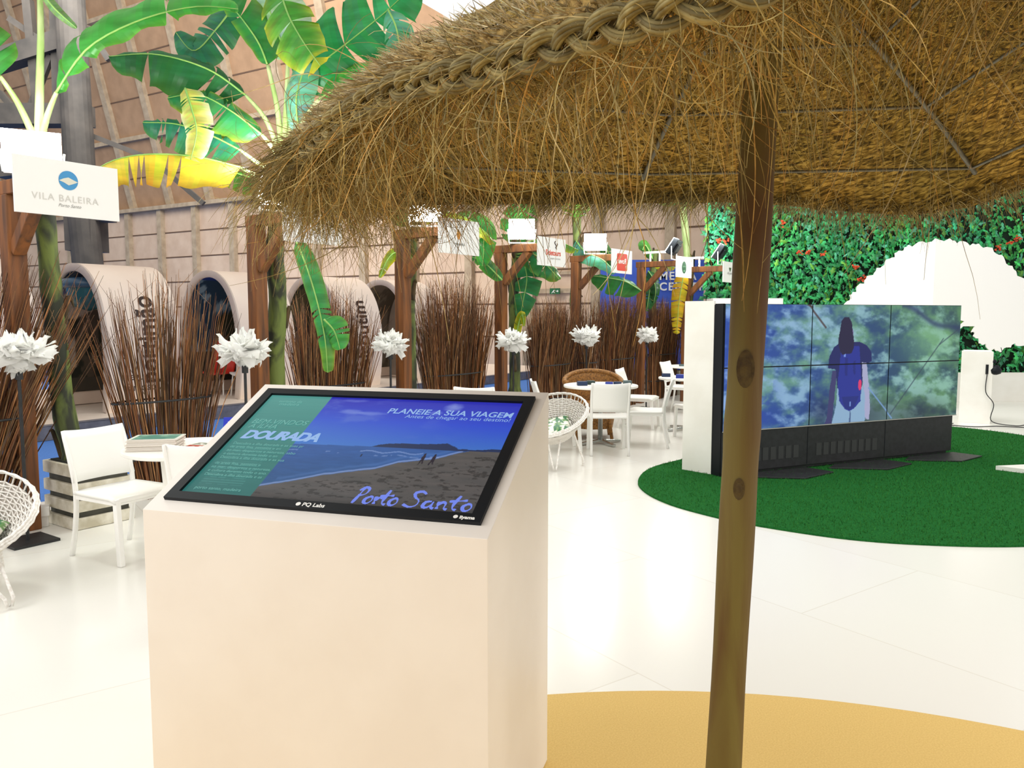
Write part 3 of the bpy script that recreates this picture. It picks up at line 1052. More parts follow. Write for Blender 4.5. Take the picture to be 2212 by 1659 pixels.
# ================================================================== banana plants in slatted crates
GREEN = (58, 142, 62); DGREEN = (34, 106, 66); LGREEN = (120, 176, 66); YEL = (236, 206, 44); PALE = (206, 228, 206); TEAL = (58, 138, 104)
def blade(mb, pts, W, fold=0.5, col=GREEN, hint=(0, -1, 0.2), left=1.0, right=1.0, yel=0.1, yelc=YEL, tears=3, seed=0, n=30, droop=0.3, start=0.0, tip=None, pw=0.55):
    rnd = random.Random(seed)
    W = W * 1.45
    mid = crom(pts, n)
    hint = Vector(hint)
    tear = set(rnd.randrange(3, n - 2) for _ in range(tears))
    side_prev = None
    T = []; S = []; N = []
    for i in range(n):
        t = (mid[min(i + 1, n - 1)] - mid[max(i - 1, 0)]).normalized()
        s = t.cross(hint)
        s.normalize()
        nn = s.cross(t).normalized()
        T.append(t); S.append(s); N.append(nn)
    def width(f):
        f = max(0.0, min(1.0, f))
        return W * (math.sin(PI * (f ** .75)) ** pw) * (1 - .15 * f) + .002
    m = 5
    for sg, k_ in ((1, left), (-1, right)):
        if k_ <= 0:
            continue
        ph = rnd.uniform(0, 6)
        tipc = tip
        for i in range(n - 1):
            rows = []
            for e, ii in ((0, i), (1, i + 1)):
                f = ii / (n - 1)
                w = width(f) * k_
                row = []
                sh = 0.0
                if ii in tear:
                    sh = (-.9 if e == 1 else .9)
                for j in range(m + 1):
                    u = j / m
                    rip = .05 * W * math.sin(ii * 1.1 + ph) * u
                    a = fold + droop * u
                    off = S[ii] * sg * (w * u * math.cos(a)) - N[ii] * (w * u * math.sin(a)) + N[ii] * rip
                    off += T[ii] * (w * u * .22 + sh * u * (W * .10))
                    row.append(mid[ii] + off)
                rows.append(row)
            vs = rows[0] + rows[1]
            base = [c * rnd.uniform(.93, 1.07) for c in col]
            fs = [(j, j + 1, m + 1 + j + 1, m + 1 + j) for j in range(m)]
            k0 = len(mb.v)
            mb.add(vs, fs, (1, 1, 1, 1))
            f = i / (n - 1)
            for r_i in range(2):
                for j in range(m + 1):
                    u = j / m
                    ff = (i + r_i) / (n - 1)
                    q = yel * (u ** 3) * 1.3 + (yel * 1.2 if tipc is not None and ff > .82 else 0)
                    q += .5 * yel * max(0, noise.noise(Vector((ff * 9 + seed, u * 2.5, sg * 3))))
                    q = min(1, max(0, q))
                    cc = [a * (1 - q) + b * q for a, b in zip(base, yelc)]
                    mb.c[k0 + r_i * (m + 1) + j] = lin([min(255, max(0, x)) for x in cc])
def leaf_obj(root, spec, seed):
    """spec: dict px (list of (px,py)), Y (depth or list), W ..."""
    pts = spec['px']; Y = spec['Y']
    if not hasattr(Y, '__len__'):
        Y = [Y] * len(pts)
    P = [at(p[0], p[1], y) for p, y in zip(pts, Y)]
    pet = spec.get('pet', 0)          # how many of the points are bare stalk
    if pet:
        mb = MB()
        sp_ = crom(P[:pet + 1], 12)
        r0 = spec.get('r', .028)
        mb.tube(sp_, [r0 * (1 - .5 * k / 11) for k in range(12)], 8)
        st_ = mb.build('leaf_stalk', M_stalk, root, smooth=True)
    mb = MB()
    bp = P[pet:] if pet else P
    blade(mb, bp, spec['W'], seed=seed, **{k: v for k, v in spec.items() if k not in ('px', 'Y', 'W', 'pet', 'r')})
    lf = mb.build('leaf', M_leaf, root, smooth=True, tint=True)
    mb = MB()
    mm = crom(bp, 18)
    mb.tube([p + Vector((0, -.004, 0)) for p in mm], [.008 * (1 - .8 * k / 17) + .0015 for k in range(18)], 6)
    mb.build('midrib', mat('leaf_midrib', (150, 190, 96), (120, 170, 84), rough=.5, scale=(5, 5, 5)), lf, smooth=True)

def plant(label, base, trunk, r0, r1, leaves, seed, collar=True):
    root = empty('banana_plant', base)
    tag(root, label, 'banana plant', 'banana plants beside the posts')
    mb = MB()
    pts = crom(trunk, 26)
    rr = []
    rnd = random.Random(seed)
    for k in range(26):
        t = k / 25
        r = r0 + (r1 - r0) * t
        r *= 1 + .05 * math.sin(k * 1.7) + rnd.uniform(-.03, .03)
        if t < .06: r *= 1.25
        rr.append(r)
    mb.tube(pts, rr, 14)
    tr = mb.build('trunk', M_trunk, root, smooth=True)
    # dried sheaths along the trunk
    for k in range(6):
        mb = MB()
        i = rnd.randrange(1, 22)
        a = rnd.uniform(0, 2 * PI)
        d = Vector((math.cos(a), math.sin(a), 0))
        p = pts[i]
        q = [p + d * rr[i] * .8, p + d * (rr[i] * 1.1) + Vector((0, 0, .12)), p + d * (rr[i] * 1.25 + .02) + Vector((0, 0, .22)), p + d * (rr[i] * 1.2 + .05) + Vector((0, 0, .16 + rnd.uniform(-.1, .1)))]
        mb.tube(crom(q, 8), [.03, .03, .027, .024, .02, .015, .01, .004], 6)
        mb.build('dry_sheath', mat('dry_sheath', (92, 72, 42), (50, 42, 28), rough=.85, scale=(20, 20, 5)), tr, smooth=True)
    for k, sp_ in enumerate(leaves):
        leaf_obj(root, sp_, seed * 31 + k)
    return root

def crate(c, label):
    r = empty('slatted_planter', c)
    tag(r, label, 'planter', 'slatted wooden crates of the banana plants')
    s = .46
    W = lambda x, y, z: c + ROW * x + ACR * y + Vector((0, 0, z))
    mb = MB()
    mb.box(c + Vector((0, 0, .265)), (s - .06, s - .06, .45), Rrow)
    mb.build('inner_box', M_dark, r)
    for k, z in enumerate((.045, .175, .305, .445)):
        hh = .085 if k < 3 else .09
        mb = MB()
        for sy in (-1, 1):
            mb.bar(W(-s / 2, sy * (s / 2 - .012), z), W(s / 2, sy * (s / 2 - .012), z), .03, hh)
        for sx in (-1, 1):
            mb.bar(W(sx * (s / 2 - .012), -s / 2 + .026, z), W(sx * (s / 2 - .012), s / 2 - .026, z), .03, hh)
        mb.build('slat_ring', M_slat, r, bevel=.004)
    mb = MB(); mb.box(c + Vector((0, 0, .492)), (s - .08, s - .08, .012), Rrow); mb.build('soil', mat('dark_soil', (42, 48, 36), (22, 26, 20), rough=.95, scale=(30, 30, 30), bump=.5), r)
    return r

b0 = Vector((-3.3, 6.05, 0))
crate(b0, 'whitewashed slatted crate with a mossy banana trunk at the left')
Ld = 6.0
sb = ground(98, 1136); sb = Vector((sb.x, sb.y, .06))
r_ = empty('small_spotlight', (sb.x, sb.y, 0)); tag(r_, 'small white box spotlight on the floor at the corner of the left crate', 'spotlight')
mb = MB(); mb.box(sb + Vector((0, 0, .06)), (.07, .1, .075), Matrix.Rotation(.5, 4, 'Z')); mb.build('housing', M_plastic, r_, bevel=.008)
mb = MB(); mb.box(sb + Vector((0, 0, -.02)), (.05, .06, .08), Matrix.Rotation(.5, 4, 'Z')); mb.build('foot', M_plastic, r_, bevel=.004)
leaves1 = [
    dict(px=[(88, 300), (104, 245), (122, 200), (190, 105), (300, 45), (420, 15), (515, 20)], Y=[6.05, 6.0, 5.95, 5.9, 5.9, 6.0, 6.1], W=.34, pet=2, fold=.15, hint=(0.1, -1, .35), left=.16, right=1.0, col=(60, 150, 58), yel=.35, yelc=(170, 210, 70), tears=3, droop=.5),
    dict(px=[(84, 300), (86, 180), (88, 60), (84, -60), (60, -200)], Y=[6.05, 6.05, 6.05, 6.05, 6.0], W=.2, pet=3, r=.034, col=GREEN, yel=.2),
    dict(px=[(80, 310), (40, 225), (0, 165), (-60, 90), (-160, 40)], Y=[6.05, 6.0, 5.9, 5.8, 5.7], W=.2, pet=2, r=.03, col=GREEN, yel=.2),
    dict(px=[(88, -20), (120, 20), (165, 60)], Y=[6.0, 5.95, 5.9], W=.035, fold=1.2, col=(130, 176, 120), yel=.1, left=1, right=1, tears=0, droop=1.2),
]
plant('banana plant with a thick mossy trunk beside the left post, one large arching leaf', b0, [Vector((-3.36, 6.02, .45)), at(140, 900, 6.0), at(118, 700, 6.0), at(100, 500, 6.0), at(92, 380, 6.05), at(86, 300, 6.05)], .085, .06, leaves1, 1)

Y2 = 7.45
b1 = Vector((at(597, 700, Y2 + .3).x, Y2 + .3, 0))
crate(b1, 'whitewashed slatted crate hidden behind the kiosk and the magazine table')
leaves2 = [
    dict(px=[(606, 340), (575, 260), (530, 205), (450, 150), (340, 118), (235, 122)], Y=[7.6, 7.5, 7.4, 7.2, 7.05, 6.95], W=.30, pet=2, fold=.2, hint=(0, -1, .5), left=.55, right=.8, col=(38, 116, 64), yel=.3, yelc=(150, 160, 50), tears=3, droop=.6),
    dict(px=[(604, 350), (588, 318), (565, 290), (500, 240), (430, 205), (362, 212)], Y=[7.5, 7.4, 7.3, 7.2, 7.1, 7.0], W=.2, pet=2, fold=.1, hint=(0, -1, .3), left=.35, right=1.0, col=(44, 140, 84), yel=.5, tears=4, droop=.4),
    dict(px=[(600, 370), (562, 355), (520, 325), (450, 290), (380, 268), (308, 265)], Y=[7.5, 7.4, 7.3, 7.2, 7.1, 7.0], W=.2, pet=2, fold=.1, hint=(0, -1, .2), left=.3, right=.95, col=(40, 128, 96), yel=.2, tears=4, droop=.4),
    dict(px=[(596, 392), (560, 382), (520, 362), (430, 340), (330, 333), (250, 345), (192, 376)], Y=[7.5, 7.4, 7.3, 7.1, 6.9, 6.8, 6.75], W=.20, pet=2, fold=.9, hint=(0, -.5, 1), left=.0, right=1.0, col=(238, 214, 60), yel=.45, yelc=(196, 128, 44), tears=9, droop=.5, pw=.35),
    dict(px=[(590, 400), (545, 385), (490, 368), (430, 350)], Y=[7.6, 7.5, 7.5, 7.4], W=.13, fold=.3, left=.3, right=1, col=(70, 130, 50), yel=.3, tears=3),
    dict(px=[(400, 190), (414, 235), (425, 285), (412, 345)], Y=[7.0, 7.0, 7.0, 7.0], W=.11, fold=.2, hint=(0, -1, 0), col=(230, 222, 110), yel=.9, yelc=(250, 244, 200), tears=5, pw=.3),
    dict(px=[(608, 340), (600, 240), (578, 140), (560, 95), (530, 50), (498, 10), (470, -30)], Y=[7.6, 7.6, 7.5, 7.45, 7.4, 7.3, 7.3], W=.19, pet=2, r=.034, fold=.3, hint=(0, -1, 0), left=1.0, right=.5, col=(50, 140, 70), yel=.3, tears=2),
    dict(px=[(612, 340), (618, 240), (622, 130), (600, 70), (578, 10), (560, -50)], Y=[7.6, 7.6, 7.6, 7.55, 7.5, 7.5], W=.30, pet=2, r=.034, fold=.2, hint=(0, -1, .1), left=.9, right=.5, col=(180, 220, 190), yel=.1, tears=1),  # strong light on this blade is put into its pale colour
    dict(px=[(600, -40), (622, 30), (655, 90), (692, 142)], Y=[7.1, 7.05, 7.0, 7.0], W=.26, fold=.15, hint=(0, -1, -.1), left=.85, right=.6, col=(84, 164, 60), yel=.5, tip=1, tears=3, pw=.4),
    dict(px=[(622, 340), (632, 250), (645, 190), (690, 140), (760, 85), (840, 20), (900, -40)], Y=[7.6, 7.6, 7.55, 7.5, 7.4, 7.3, 7.3], W=.40, pet=2, r=.032, fold=.1, hint=(0, -1, 0), left=.65, right=.8, col=(40, 144, 82), yel=.15, yelc=(150, 200, 120), tears=4),
    dict(px=[(620, 345), (660, 255), (690, 213), (760, 175), (850, 148), (930, 150)], Y=[7.5, 7.4, 7.35, 7.3, 7.2, 7.15], W=.19, pet=2, fold=.2, hint=(0, -1, .3), left=.5, right=1.0, col=(60, 156, 66), yel=.2, tears=2),
    dict(px=[(838, 20), (856, 60), (862, 110), (845, 150)], Y=[7.2, 7.15, 7.1, 7.1], W=.12, fold=.3, hint=(0, -1, 0), col=(84, 160, 130), yel=.1, tears=3),
    dict(px=[(648, 300), (640, 215), (655, 150), (650, 110)], Y=[7.5, 7.45, 7.4, 7.4], W=.13, fold=.4, hint=(0, -1, 0), col=(120, 190, 170), yel=.1, tears=1),
    dict(px=[(640, 520), (662, 575), (685, 650), (702, 730), (708, 805)], Y=[7.2, 7.1, 7.0, 6.95, 6.95], W=.10, fold=.3, hint=(0, -1, 0), left=.8, right=.8, col=(60, 150, 84), yel=.2, tip=1, tears=3, pw=.3),
    dict(px=[(700, 690), (722, 715), (735, 755)], Y=[6.94, 6.93, 6.93], W=.10, fold=.2, hint=(0, -1, 0), col=(66, 158, 80), yel=.2, tears=2),
    dict(px=[(500, 20), (470, 60), (420, 110), (380, 70)], Y=[7.6, 7.6, 7.6, 7.6], W=.15, fold=.2, hint=(0, -1, 0), col=(52, 130, 96), yel=.1, tears=2),
]
plant('tall banana plant behind the kiosk with a crown of big green and yellow leaves', b1, [b1 + Vector((0, 0, .45)), at(594, 800, Y2 + .28), at(600, 650, Y2 + .25), at(594, 540, Y2 + .2), at(604, 440, Y2 + .2), at(612, 330, Y2 + .15)], .095, .075, leaves2, 2)

def smallplant(i, px0, Y, ytop, r0, leaves, label, cl):
    b = Vector((at(px0, 700, Y).x, Y, 0))
    crate(b, cl)
    plant(label, b, [b + Vector((0, 0, .45)), at(px0, 760, Y), at(px0 - 2, 640, Y), at(px0 + 4, 560, Y), at(px0 + 2, ytop, Y)], r0, r0 * .8, leaves, 10 + i)
smallplant(3, 886, 9.05, 455, .075, [
    dict(px=[(895, 470), (930, 458), (985, 462), (1030, 485), (1068, 525)], Y=[9.0, 8.9, 8.8, 8.7, 8.6], W=.22, fold=.5, hint=(0, -.5, 1), left=.5, right=.8, col=(170, 190, 50), yel=.7, tears=5),
    dict(px=[(980, 470), (1035, 490), (1045, 530), (1042, 575)], Y=[8.9, 8.9, 8.8, 8.8], W=.12, fold=.2, hint=(0, -1, 0), col=(50, 140, 60), yel=.2, tears=2),
    dict(px=[(892, 480), (905, 380), (940, 300)], Y=[9.0, 9.0, 9.0], W=.25, col=GREEN),
    dict(px=[(888, 490), (860, 420), (800, 380)], Y=[9.0, 9.0, 9.0], W=.25, col=GREEN),
    dict(px=[(895, 560), (860, 545), (838, 560), (820, 600)], Y=[9.0, 8.8, 8.7, 8.6], W=.06, fold=.3, col=(120, 150, 40), yel=.9, tears=2),
    dict(px=[(1085, 605), (1060, 580), (1040, 562), (1020, 556)], Y=[8.9, 8.9, 8.9, 8.9], W=.07, fold=.3, col=(40, 110, 50), yel=.2, tears=2)],
    'banana plant with yellow edged leaves beside the third post', 'whitewashed slatted crate by the third post')
smallplant(4, 1112, 10.95, 500, .08, [
    dict(px=[(1115, 555), (1128, 560), (1138, 600), (1130, 650), (1122, 690)], Y=[10.9, 10.8, 10.8, 10.8, 10.8], W=.2, fold=.2, hint=(0, -1, 0), left=.7, right=.9, col=(40, 120, 70), yel=.1, tears=4),
    dict(px=[(1115, 550), (1150, 548), (1180, 572), (1208, 604)], Y=[10.9, 10.7, 10.5, 10.4], W=.16, fold=.4, hint=(0, -.8, .6), col=(36, 118, 70), yel=.2, tip=1, tears=2),
    dict(px=[(1114, 540), (1150, 520), (1200, 520), (1250, 540)], Y=[10.9, 10.9, 11.0, 11.2], W=.13, fold=.5, hint=(0, -.6, .8), col=(90, 150, 60), yel=.5, tears=3),
    dict(px=[(1114, 530), (1120, 470), (1150, 430)], Y=[10.9, 10.9, 10.9], W=.25, col=GREEN),
    dict(px=[(1112, 745), (1120, 700), (1128, 680), (1132, 705)], Y=[10.8, 10.75, 10.7, 10.7], W=.05, fold=.3, col=(150, 170, 40), yel=.9)],
    'banana plant with drooping green leaves below the Sidetours sign', 'whitewashed slatted crate by the fourth post')
smallplant(5, 1243, 13.1, 440, .085, [
    dict(px=[(1243, 470), (1246, 440), (1255, 400)], Y=[13, 13, 13], W=.25, col=(110, 190, 60), yel=.3),
    dict(px=[(1244, 520), (1265, 545), (1300, 560), (1330, 590)], Y=[13, 12.6, 12.2, 12.0], W=.13, fold=.5, hint=(0, -.6, .8), col=(74, 150, 130), yel=.1, tears=1),
    dict(px=[(1385, 628), (1350, 608), (1310, 600), (1278, 596)], Y=[13, 12.9, 12.8, 12.8], W=.2, fold=.3, hint=(0, -.9, .4), left=.4, right=1, col=(44, 118, 54), yel=.1, tears=2),
    dict(px=[(1300, 520), (1320, 560), (1325, 590)], Y=[12.9, 12.9, 12.9], W=.1, col=(40, 110, 50), tears=1)],
    'slim banana plant behind the post of the red square sign', 'whitewashed slatted crate by the fifth post')
smallplant(6, 1412, 15.9, 540, .08, [
    dict(px=[(1410, 590), (1405, 620), (1400, 650), (1396, 672)], Y=[14.6, 14.5, 14.4, 14.4], W=.13, fold=.2, hint=(0, -1, 0), col=(32, 96, 52), yel=.1, tears=3),
    dict(px=[(1400, 585), (1412, 605), (1416, 630), (1412, 655)], Y=[14.6, 14.5, 14.4, 14.4], W=.08, fold=.2, hint=(0, -1, 0), col=(30, 90, 50), yel=.1, tears=3),
    dict(px=[(1412, 570), (1440, 575), (1458, 578)], Y=[14.6, 14.5, 14.4], W=.07, fold=.4, hint=(0, -.8, .5), col=(190, 190, 60), yel=.5, tears=3),
    dict(px=[(1410, 560), (1395, 530), (1388, 540)], Y=[14.6, 14.5, 14.4], W=.1, col=(70, 130, 60))],
    'banana plant with dark hanging leaves below the green oval sign', 'whitewashed slatted crate by the sixth post')
smallplant(7, 1490, 15.9, 560, .08, [
    dict(px=[(1485, 570), (1478, 500), (1470, 440), (1450, 400)], Y=[15.8, 15.8, 15.8, 15.8], W=.3, pet=2, r=.07, col=(150, 210, 130), yel=.3),
    dict(px=[(1487, 560), (1485, 500), (1480, 450), (1500, 410)], Y=[15.8, 15.8, 15.8, 15.8], W=.2, pet=2, r=.05, col=(190, 210, 110), yel=.4),
    dict(px=[(1478, 590), (1472, 620), (1466, 660), (1462, 722)], Y=[14.3, 14.3, 14.3, 14.3], W=.12, fold=.3, hint=(0, -1, 0), col=(226, 190, 40), yel=.4, yelc=(200, 150, 30), tears=8, pw=.35)],
    'banana plant with bright stalks and a torn yellow hanging leaf by the plant wall', 'whitewashed slatted crate by the last post')

# ================================================================== willow twig bundles
def bundle(px, Y, wb, wt, H, n, label, lean=0.0, seed=0, fork=.4):
    c = Vector((at(px, 760, Y).x, Y, 0))
    r = empty('twig_bundle', c)
    tag(r, label, 'twig bundle', 'brown willow twig bundles between the posts')
    rnd = random.Random(seed)
    mb = MB()
    for k in range(n):
        u = rnd.uniform(-1, 1); v = rnd.uniform(-1, 1)
        h = H * rnd.uniform(.72, 1.05) * (1 - .12 * abs(u))
        p0 = c + ROW * u * wb + ACR * v * .1
        tx = u * wt + rnd.gauss(0, .07) + lean
        p1 = c + ROW * (u * wb + (tx - u * wb) * .45) + ACR * (v * .11) + Vector((0, 0, h * .5))
        p2 = c + ROW * tx + ACR * (v * .2 + rnd.gauss(0, .05)) + Vector((0, 0, h))
        pts = crom([p0, p1, p2], 6)
        g = rnd.uniform(.55, 1.25)
        col = lin([min(255, x * g) for x in rnd.choice(((162, 108, 62), (140, 96, 56), (180, 130, 82), (150, 118, 80), (124, 76, 44)))])
        mb.tube(pts, [.0062, .0058, .005, .0042, .0032, .0014], 3, caps=False, col=col)
        if rnd.random() < fork:
            q = pts[4] + (pts[5] - pts[4]) * .2
            mb.tube([pts[3], q + ROW * rnd.gauss(0, .07) + Vector((0, 0, .1)), q + ROW * rnd.gauss(0, .12) + Vector((0, 0, .3))], [.0035, .0028, .001], 3, caps=False, col=col)
    mb.build('twigs', M_twig, r, tint=True, stuff=True)
    for z in (.35, .85):
        mb = MB()
        f = z / H
        w = wb + (wt - wb) * f + .02
        pts = []
        for k in range(25):
            a = 2 * PI * k / 24
            pts.append(c + ROW * (w * math.cos(a) + lean * f * f) + ACR * .15 * math.sin(a) + Vector((0, 0, z)))
        mb.tube(pts, .009, 6)
        mb.build('binding_wire', M_blackm, r)
bundle(-150, 5.35, .3, .85, 2.1, 420, 'twig bundle cut by the left picture edge', seed=1, lean=.25, fork=.15)
bundle(352, 7.0, .30, .66, 1.95, 300, 'wide open twig fan in front of the portimão pod', seed=2, fork=.12)
bundle(716, 8.5, .34, .6, 1.9, 380, 'twig bundle in front of the alcoutim pod, behind the hanging banana leaf', seed=3)
bundle(982, 10.1, .42, .72, 2.1, 700, 'broad dense twig bundle between the third post and the Sidetours post', seed=4)
bundle(1192, 12.0, .46, .54, 1.84, 800, 'upright reddish twig bundle right of the fourth post', seed=5)
bundle(1335, 13.7, .52, .66, 2.0, 800, 'dense twig bundle between the post of the red sign and the next one', seed=6)
bundle(1430, 15.3, .52, .56, 1.9, 800, 'narrow dark twig bundle in front of the blue banner', seed=7)
bundle(1498, 16.7, .34, .4, 1.9, 420, 'farthest twig bundle beside the white video wall panel', seed=8)
bundle(1268, 12.55, .1, .26, 1.9, 160, 'thin twig bundle leaning behind the post of the red sign', seed=9)

# ================================================================== paper flower lamps
def flower_lamp(px, py, Y, D, label, seed, squash=.72):
    c = at(px, py, Y)
    r = empty('paper_flower_lamp', (c.x, c.y, 0))
    tag(r, label, 'lamp', 'white paper flower lamps on black stands')
    rnd = random.Random(seed)
    mb = MB()
    mb.box((c.x, c.y, .01), (.3, .3, .018), Rrow)
    mb.build('base_plate', M_blackm, r)
    mb = MB()
    mb.tube([(c.x, c.y, .018), (c.x, c.y, c.z - D * .2)], .012, 8)
    mb.tube([(c.x, c.y, c.z - D * .42), (c.x, c.y, c.z - D * .1)], .026, 10)
    mb.build('stand', M_blackm, r)
    mb = MB()
    n = 84
    for k in range(n):
        # petals all round on a sphere, ruffled sheets
        z = 1 - 2 * (k + .5) / n
        a = k * 2.39996 + rnd.uniform(-.3, .3)
        rr = math.sqrt(1 - z * z)
        d = Vector((rr * math.cos(a), rr * math.sin(a), z * squash)).normalized()
        s = d.cross(Vector((0, 0, 1)));
        if s.length < .1: s = Vector((1, 0, 0))
        s.normalize(); n_ = s.cross(d)
        if n_.z < 0: n_ = -n_
        L = D * .5 * rnd.uniform(.72, 1.08) * (1 if abs(z) < .6 else squash)
        W = D * rnd.uniform(.12, .2)
        g = []
        ph = rnd.uniform(0, 6); curl = rnd.uniform(-.35, .45)
        for i in range(7):
            t = i / 6
            row = []
            ww = W * math.sin(PI * (.12 + .8 * t)) * (1 if t < .9 else .75)
            for j in range(6):
                u = j / 5 * 2 - 1
                p = c + d * (L * t * (1 - .16 * u * u + .1 * math.sin(u * 9 + ph) * t)) + s * ww * u + n_ * (curl * L * t * t + .035 * D * math.sin(u * 4 + ph + t * 3) * t - .1 * D * u * u * t)
                row.append(p)
            g.append(row)
        mb.grid(g, 7, 6)
    sh = mb.build('paper_petals', M_paper, r, smooth=True)
    d_ = bpy.data.lights.new('bulb', 'POINT'); d_.energy = 2.2; d_.shadow_soft_size = .05
    lo = bpy.data.objects.new('bulb', d_); C.objects.link(lo); lo.parent = r; lo.location = (0, 0, c.z)
    return r
flower_lamp(38, 760, 5.45, .46, 'white paper flower lamp at the left edge, in front of the leftmost post', 1)
flower_lamp(528, 755, 6.6, .47, 'white paper flower lamp in front of the second post', 2)
flower_lamp(843, 741, 8.3, .41, 'white paper flower lamp in front of the third post', 3)
flower_lamp(1109, 735, 9.8, .44, 'white paper flower lamp in front of the banana trunk under the Sidetours sign', 4)
flower_lamp(1267, 726, 11.4, .44, 'white paper flower lamp in front of the post of the red sign', 5)
flower_lamp(1398, 722, 13.4, .40, 'smallest and farthest white paper flower lamp, left of the blue banner strip', 6)

# ================================================================== white resin chairs
def make_chair():
    r = empty('resin_chair')
    mb = MB(); g = []; n = 13
    for i in range(n):
        row = []
        u = i / (n - 1) * 2 - 1
        for j in range(7):
            t = j / 6
            hw = .225 - .012 * t
            x = hw * u
            y = -.20 - .10 * t - .035 * (1 - u * u) * (1 - .2 * t) + .0
            z = .50 + .325 * t + .014 * u * u * t
            row.append(Vector((x, y, z)))
        g.append(row)
    mb.grid(g, n, 7)
    bk = mb.build('backrest', M_plastic, r, smooth=True)
    so = bk.modifiers.new('thick', 'SOLIDIFY'); so.thickness = .014; so.offset = 0
    mb = MB(); g = []
    for i in range(n):
        u = i / (n - 1) * 2 - 1
        row = []
        for j in range(9):
            t = j / 8
            x = u * (.225 + .012 * t)
            y = -.21 + .44 * t
            z = .445 - .018 * (1 - u * u) * math.sin(PI * t) + (-.02 if j == 8 else 0)
            row.append(Vector((x, y, z)))
        g.append(row)
    mb.grid(g, n, 9)
    st_ = mb.build('seat', M_plastic, r, smooth=True)
    so = st_.modifiers.new('thick', 'SOLIDIFY'); so.thickness = .022; so.offset = -1
    mb = MB()
    mb.bar((-.205, -.2, .412), (-.205, .2, .412), .03, .045); mb.bar((.205, -.2, .412), (.205, .2, .412), .03, .045)
    mb.bar((-.2, .205, .412), (.2, .205, .412), .03, .045)
    mb.build('seat_frame', M_plastic, r, bevel=.005)
    for sx in (-1, 1):
        mb = MB()
        mb.bar((sx * .206, .205, .43), (sx * .212, .235, 0), .036, .04, up=(0, 1, 0)); mb.build('leg', M_plastic, r, bevel=.006)
        mb = MB()
        pts = crom([Vector((sx * .212, -.27, 0)), Vector((sx * .21, -.215, .25)), Vector((sx * .21, -.205, .46)), Vector((sx * .213, -.25, .66)), Vector((sx * .213, -.31, .835))], 12)
        mb.tube(pts, [.017] * 8 + [.016, .015, .014, .011], 8); mb.build('leg', M_plastic, r, smooth=True)
    return r
ch0 = make_chair()
CH = [
    ((-2.60, 5.20), (.88, -.47), 'white resin chair at the left, full side view, beside the slatted crate'),
    ((-1.86, 4.92), (-.05, 1), 'white resin chair at the magazine table, partly hidden by the kiosk'),
    ((1.12, 9.12), (.02, 1), 'white resin chair seen straight from behind at the middle round table'),
    ((1.66, 9.62), (-.95, .22), 'white resin chair right of the middle round table, seat towards it'),
    ((.55, 9.3), (1, .1), 'white resin chair seen edge on above the white wicker bowl chair'),
    ((1.83, 11.2), (.75, -.3), 'white resin chair behind the right-hand chair, back to the twig bundles'),
    ((2.42, 10.15), (-.3, .95), 'white resin chair mostly hidden behind the white video wall panel'),
    ((2.80, 12.9), (.8, -.5), 'farthest white resin chair, small, above the table with blue boxes'),
    ((-.36, 8.65), (.15, 1), 'white resin chair showing only its top edge above the kiosk'),
]
for i, ((x, y), f, lab) in enumerate(CH):
    o = ch0 if i == 0 else copy_tree(ch0)
    o.location = (x, y, 0)
    o.rotation_euler = (0, 0, math.atan2(-f[0], f[1]))
    tag(o, lab, 'chair', 'white resin chairs around the tables')

# ================================================================== round tables
def round_table(x, y, r, label, ped='chrome'):
    t = empty('round_table', (x, y, 0))
    tag(t, label, 'table', 'white round tables')
    mb = MB(); mb.lathe([(r - .006, .712), (r, .718), (r, .734), (r - .005, .74)], (x, y, 0), 56)
    mb.build('table_top', M_white, t)
    if ped == 'chrome':
        mb = MB(); mb.lathe([(.03, .03), (.028, .70), (.07, .712)], (x, y, 0), 20); mb.build('column', M_chrome, t, smooth=True)
        for k in range(4):
            a = k * PI / 2 + .5
            d = Vector((math.cos(a), math.sin(a), 0))
            mb = MB(); mb.bar(Vector((x, y, .045)) + d * .02, Vector((x, y, .02)) + d * .3, .05, .03)
            mb.build('foot', M_chrome, t, bevel=.006)
    else:
        mb = MB(); mb.lathe([(.17, .0), (.165, .02), (.15, .35), (.17, .66), (.2, .712)], (x, y, 0), 28); mb.build('column', M_white, t, smooth=True)
    return t
T1 = (-2.13, 5.12)
round_table(T1[0], T1[1], .40, 'white round table with magazines behind the left edge of the kiosk', 'white')
round_table(1.10, 9.72, .46, 'white round table in the middle with navy boxes on it')
round_table(2.42, 10.9, .38, 'white round table beside the white video wall panel')
round_table(3.05, 13.4, .4, 'farthest white round table behind the video wall panel')

# magazines on the near table
rnd = random.Random(11)
def cover_teal(U, V):
    img = np.ones(U.shape + (3,)) * np.array((70, 132, 118.))
    img = paint(img, sstep(.45, .65, fbm(U * 5, V * 5, 31)), (128, 170, 150))
    img = paint(img, (U < .06) | (U > .94) | (V < .06) | (V > .94), (222, 226, 216))
    return img
def cover_food(U, V):
    img = np.ones(U.shape + (3,)) * np.array((244, 242, 234.))
    img = paint(img, (U > .05) & (U < .48) & (V > .52) & (V < .95) & (fbm(U * 8, V * 8, 41) > .38), (120, 130, 110))
    img = paint(img, (U > .53) & (U < .95) & (V > .55) & (V < .95) & (fbm(U * 8, V * 8, 42) > .35), (150, 120, 90))
    img = paint(img, (U > .05) & (U < .48) & (V > .05) & (V < .48) & (fbm(U * 8, V * 8, 43) > .3), (190, 52, 28))
    img = paint(img, (U > .53) & (U < .95) & (V > .05) & (V < .45) & (fbm(U * 8, V * 8, 44) > .35), (222, 140, 52))
    return img
z = .741
mx = Vector((-2.30, 5.03, 0)); ang = .15
ex = Vector((math.cos(ang), math.sin(ang), 0)); ey = Vector((-ex.y, ex.x, 0))
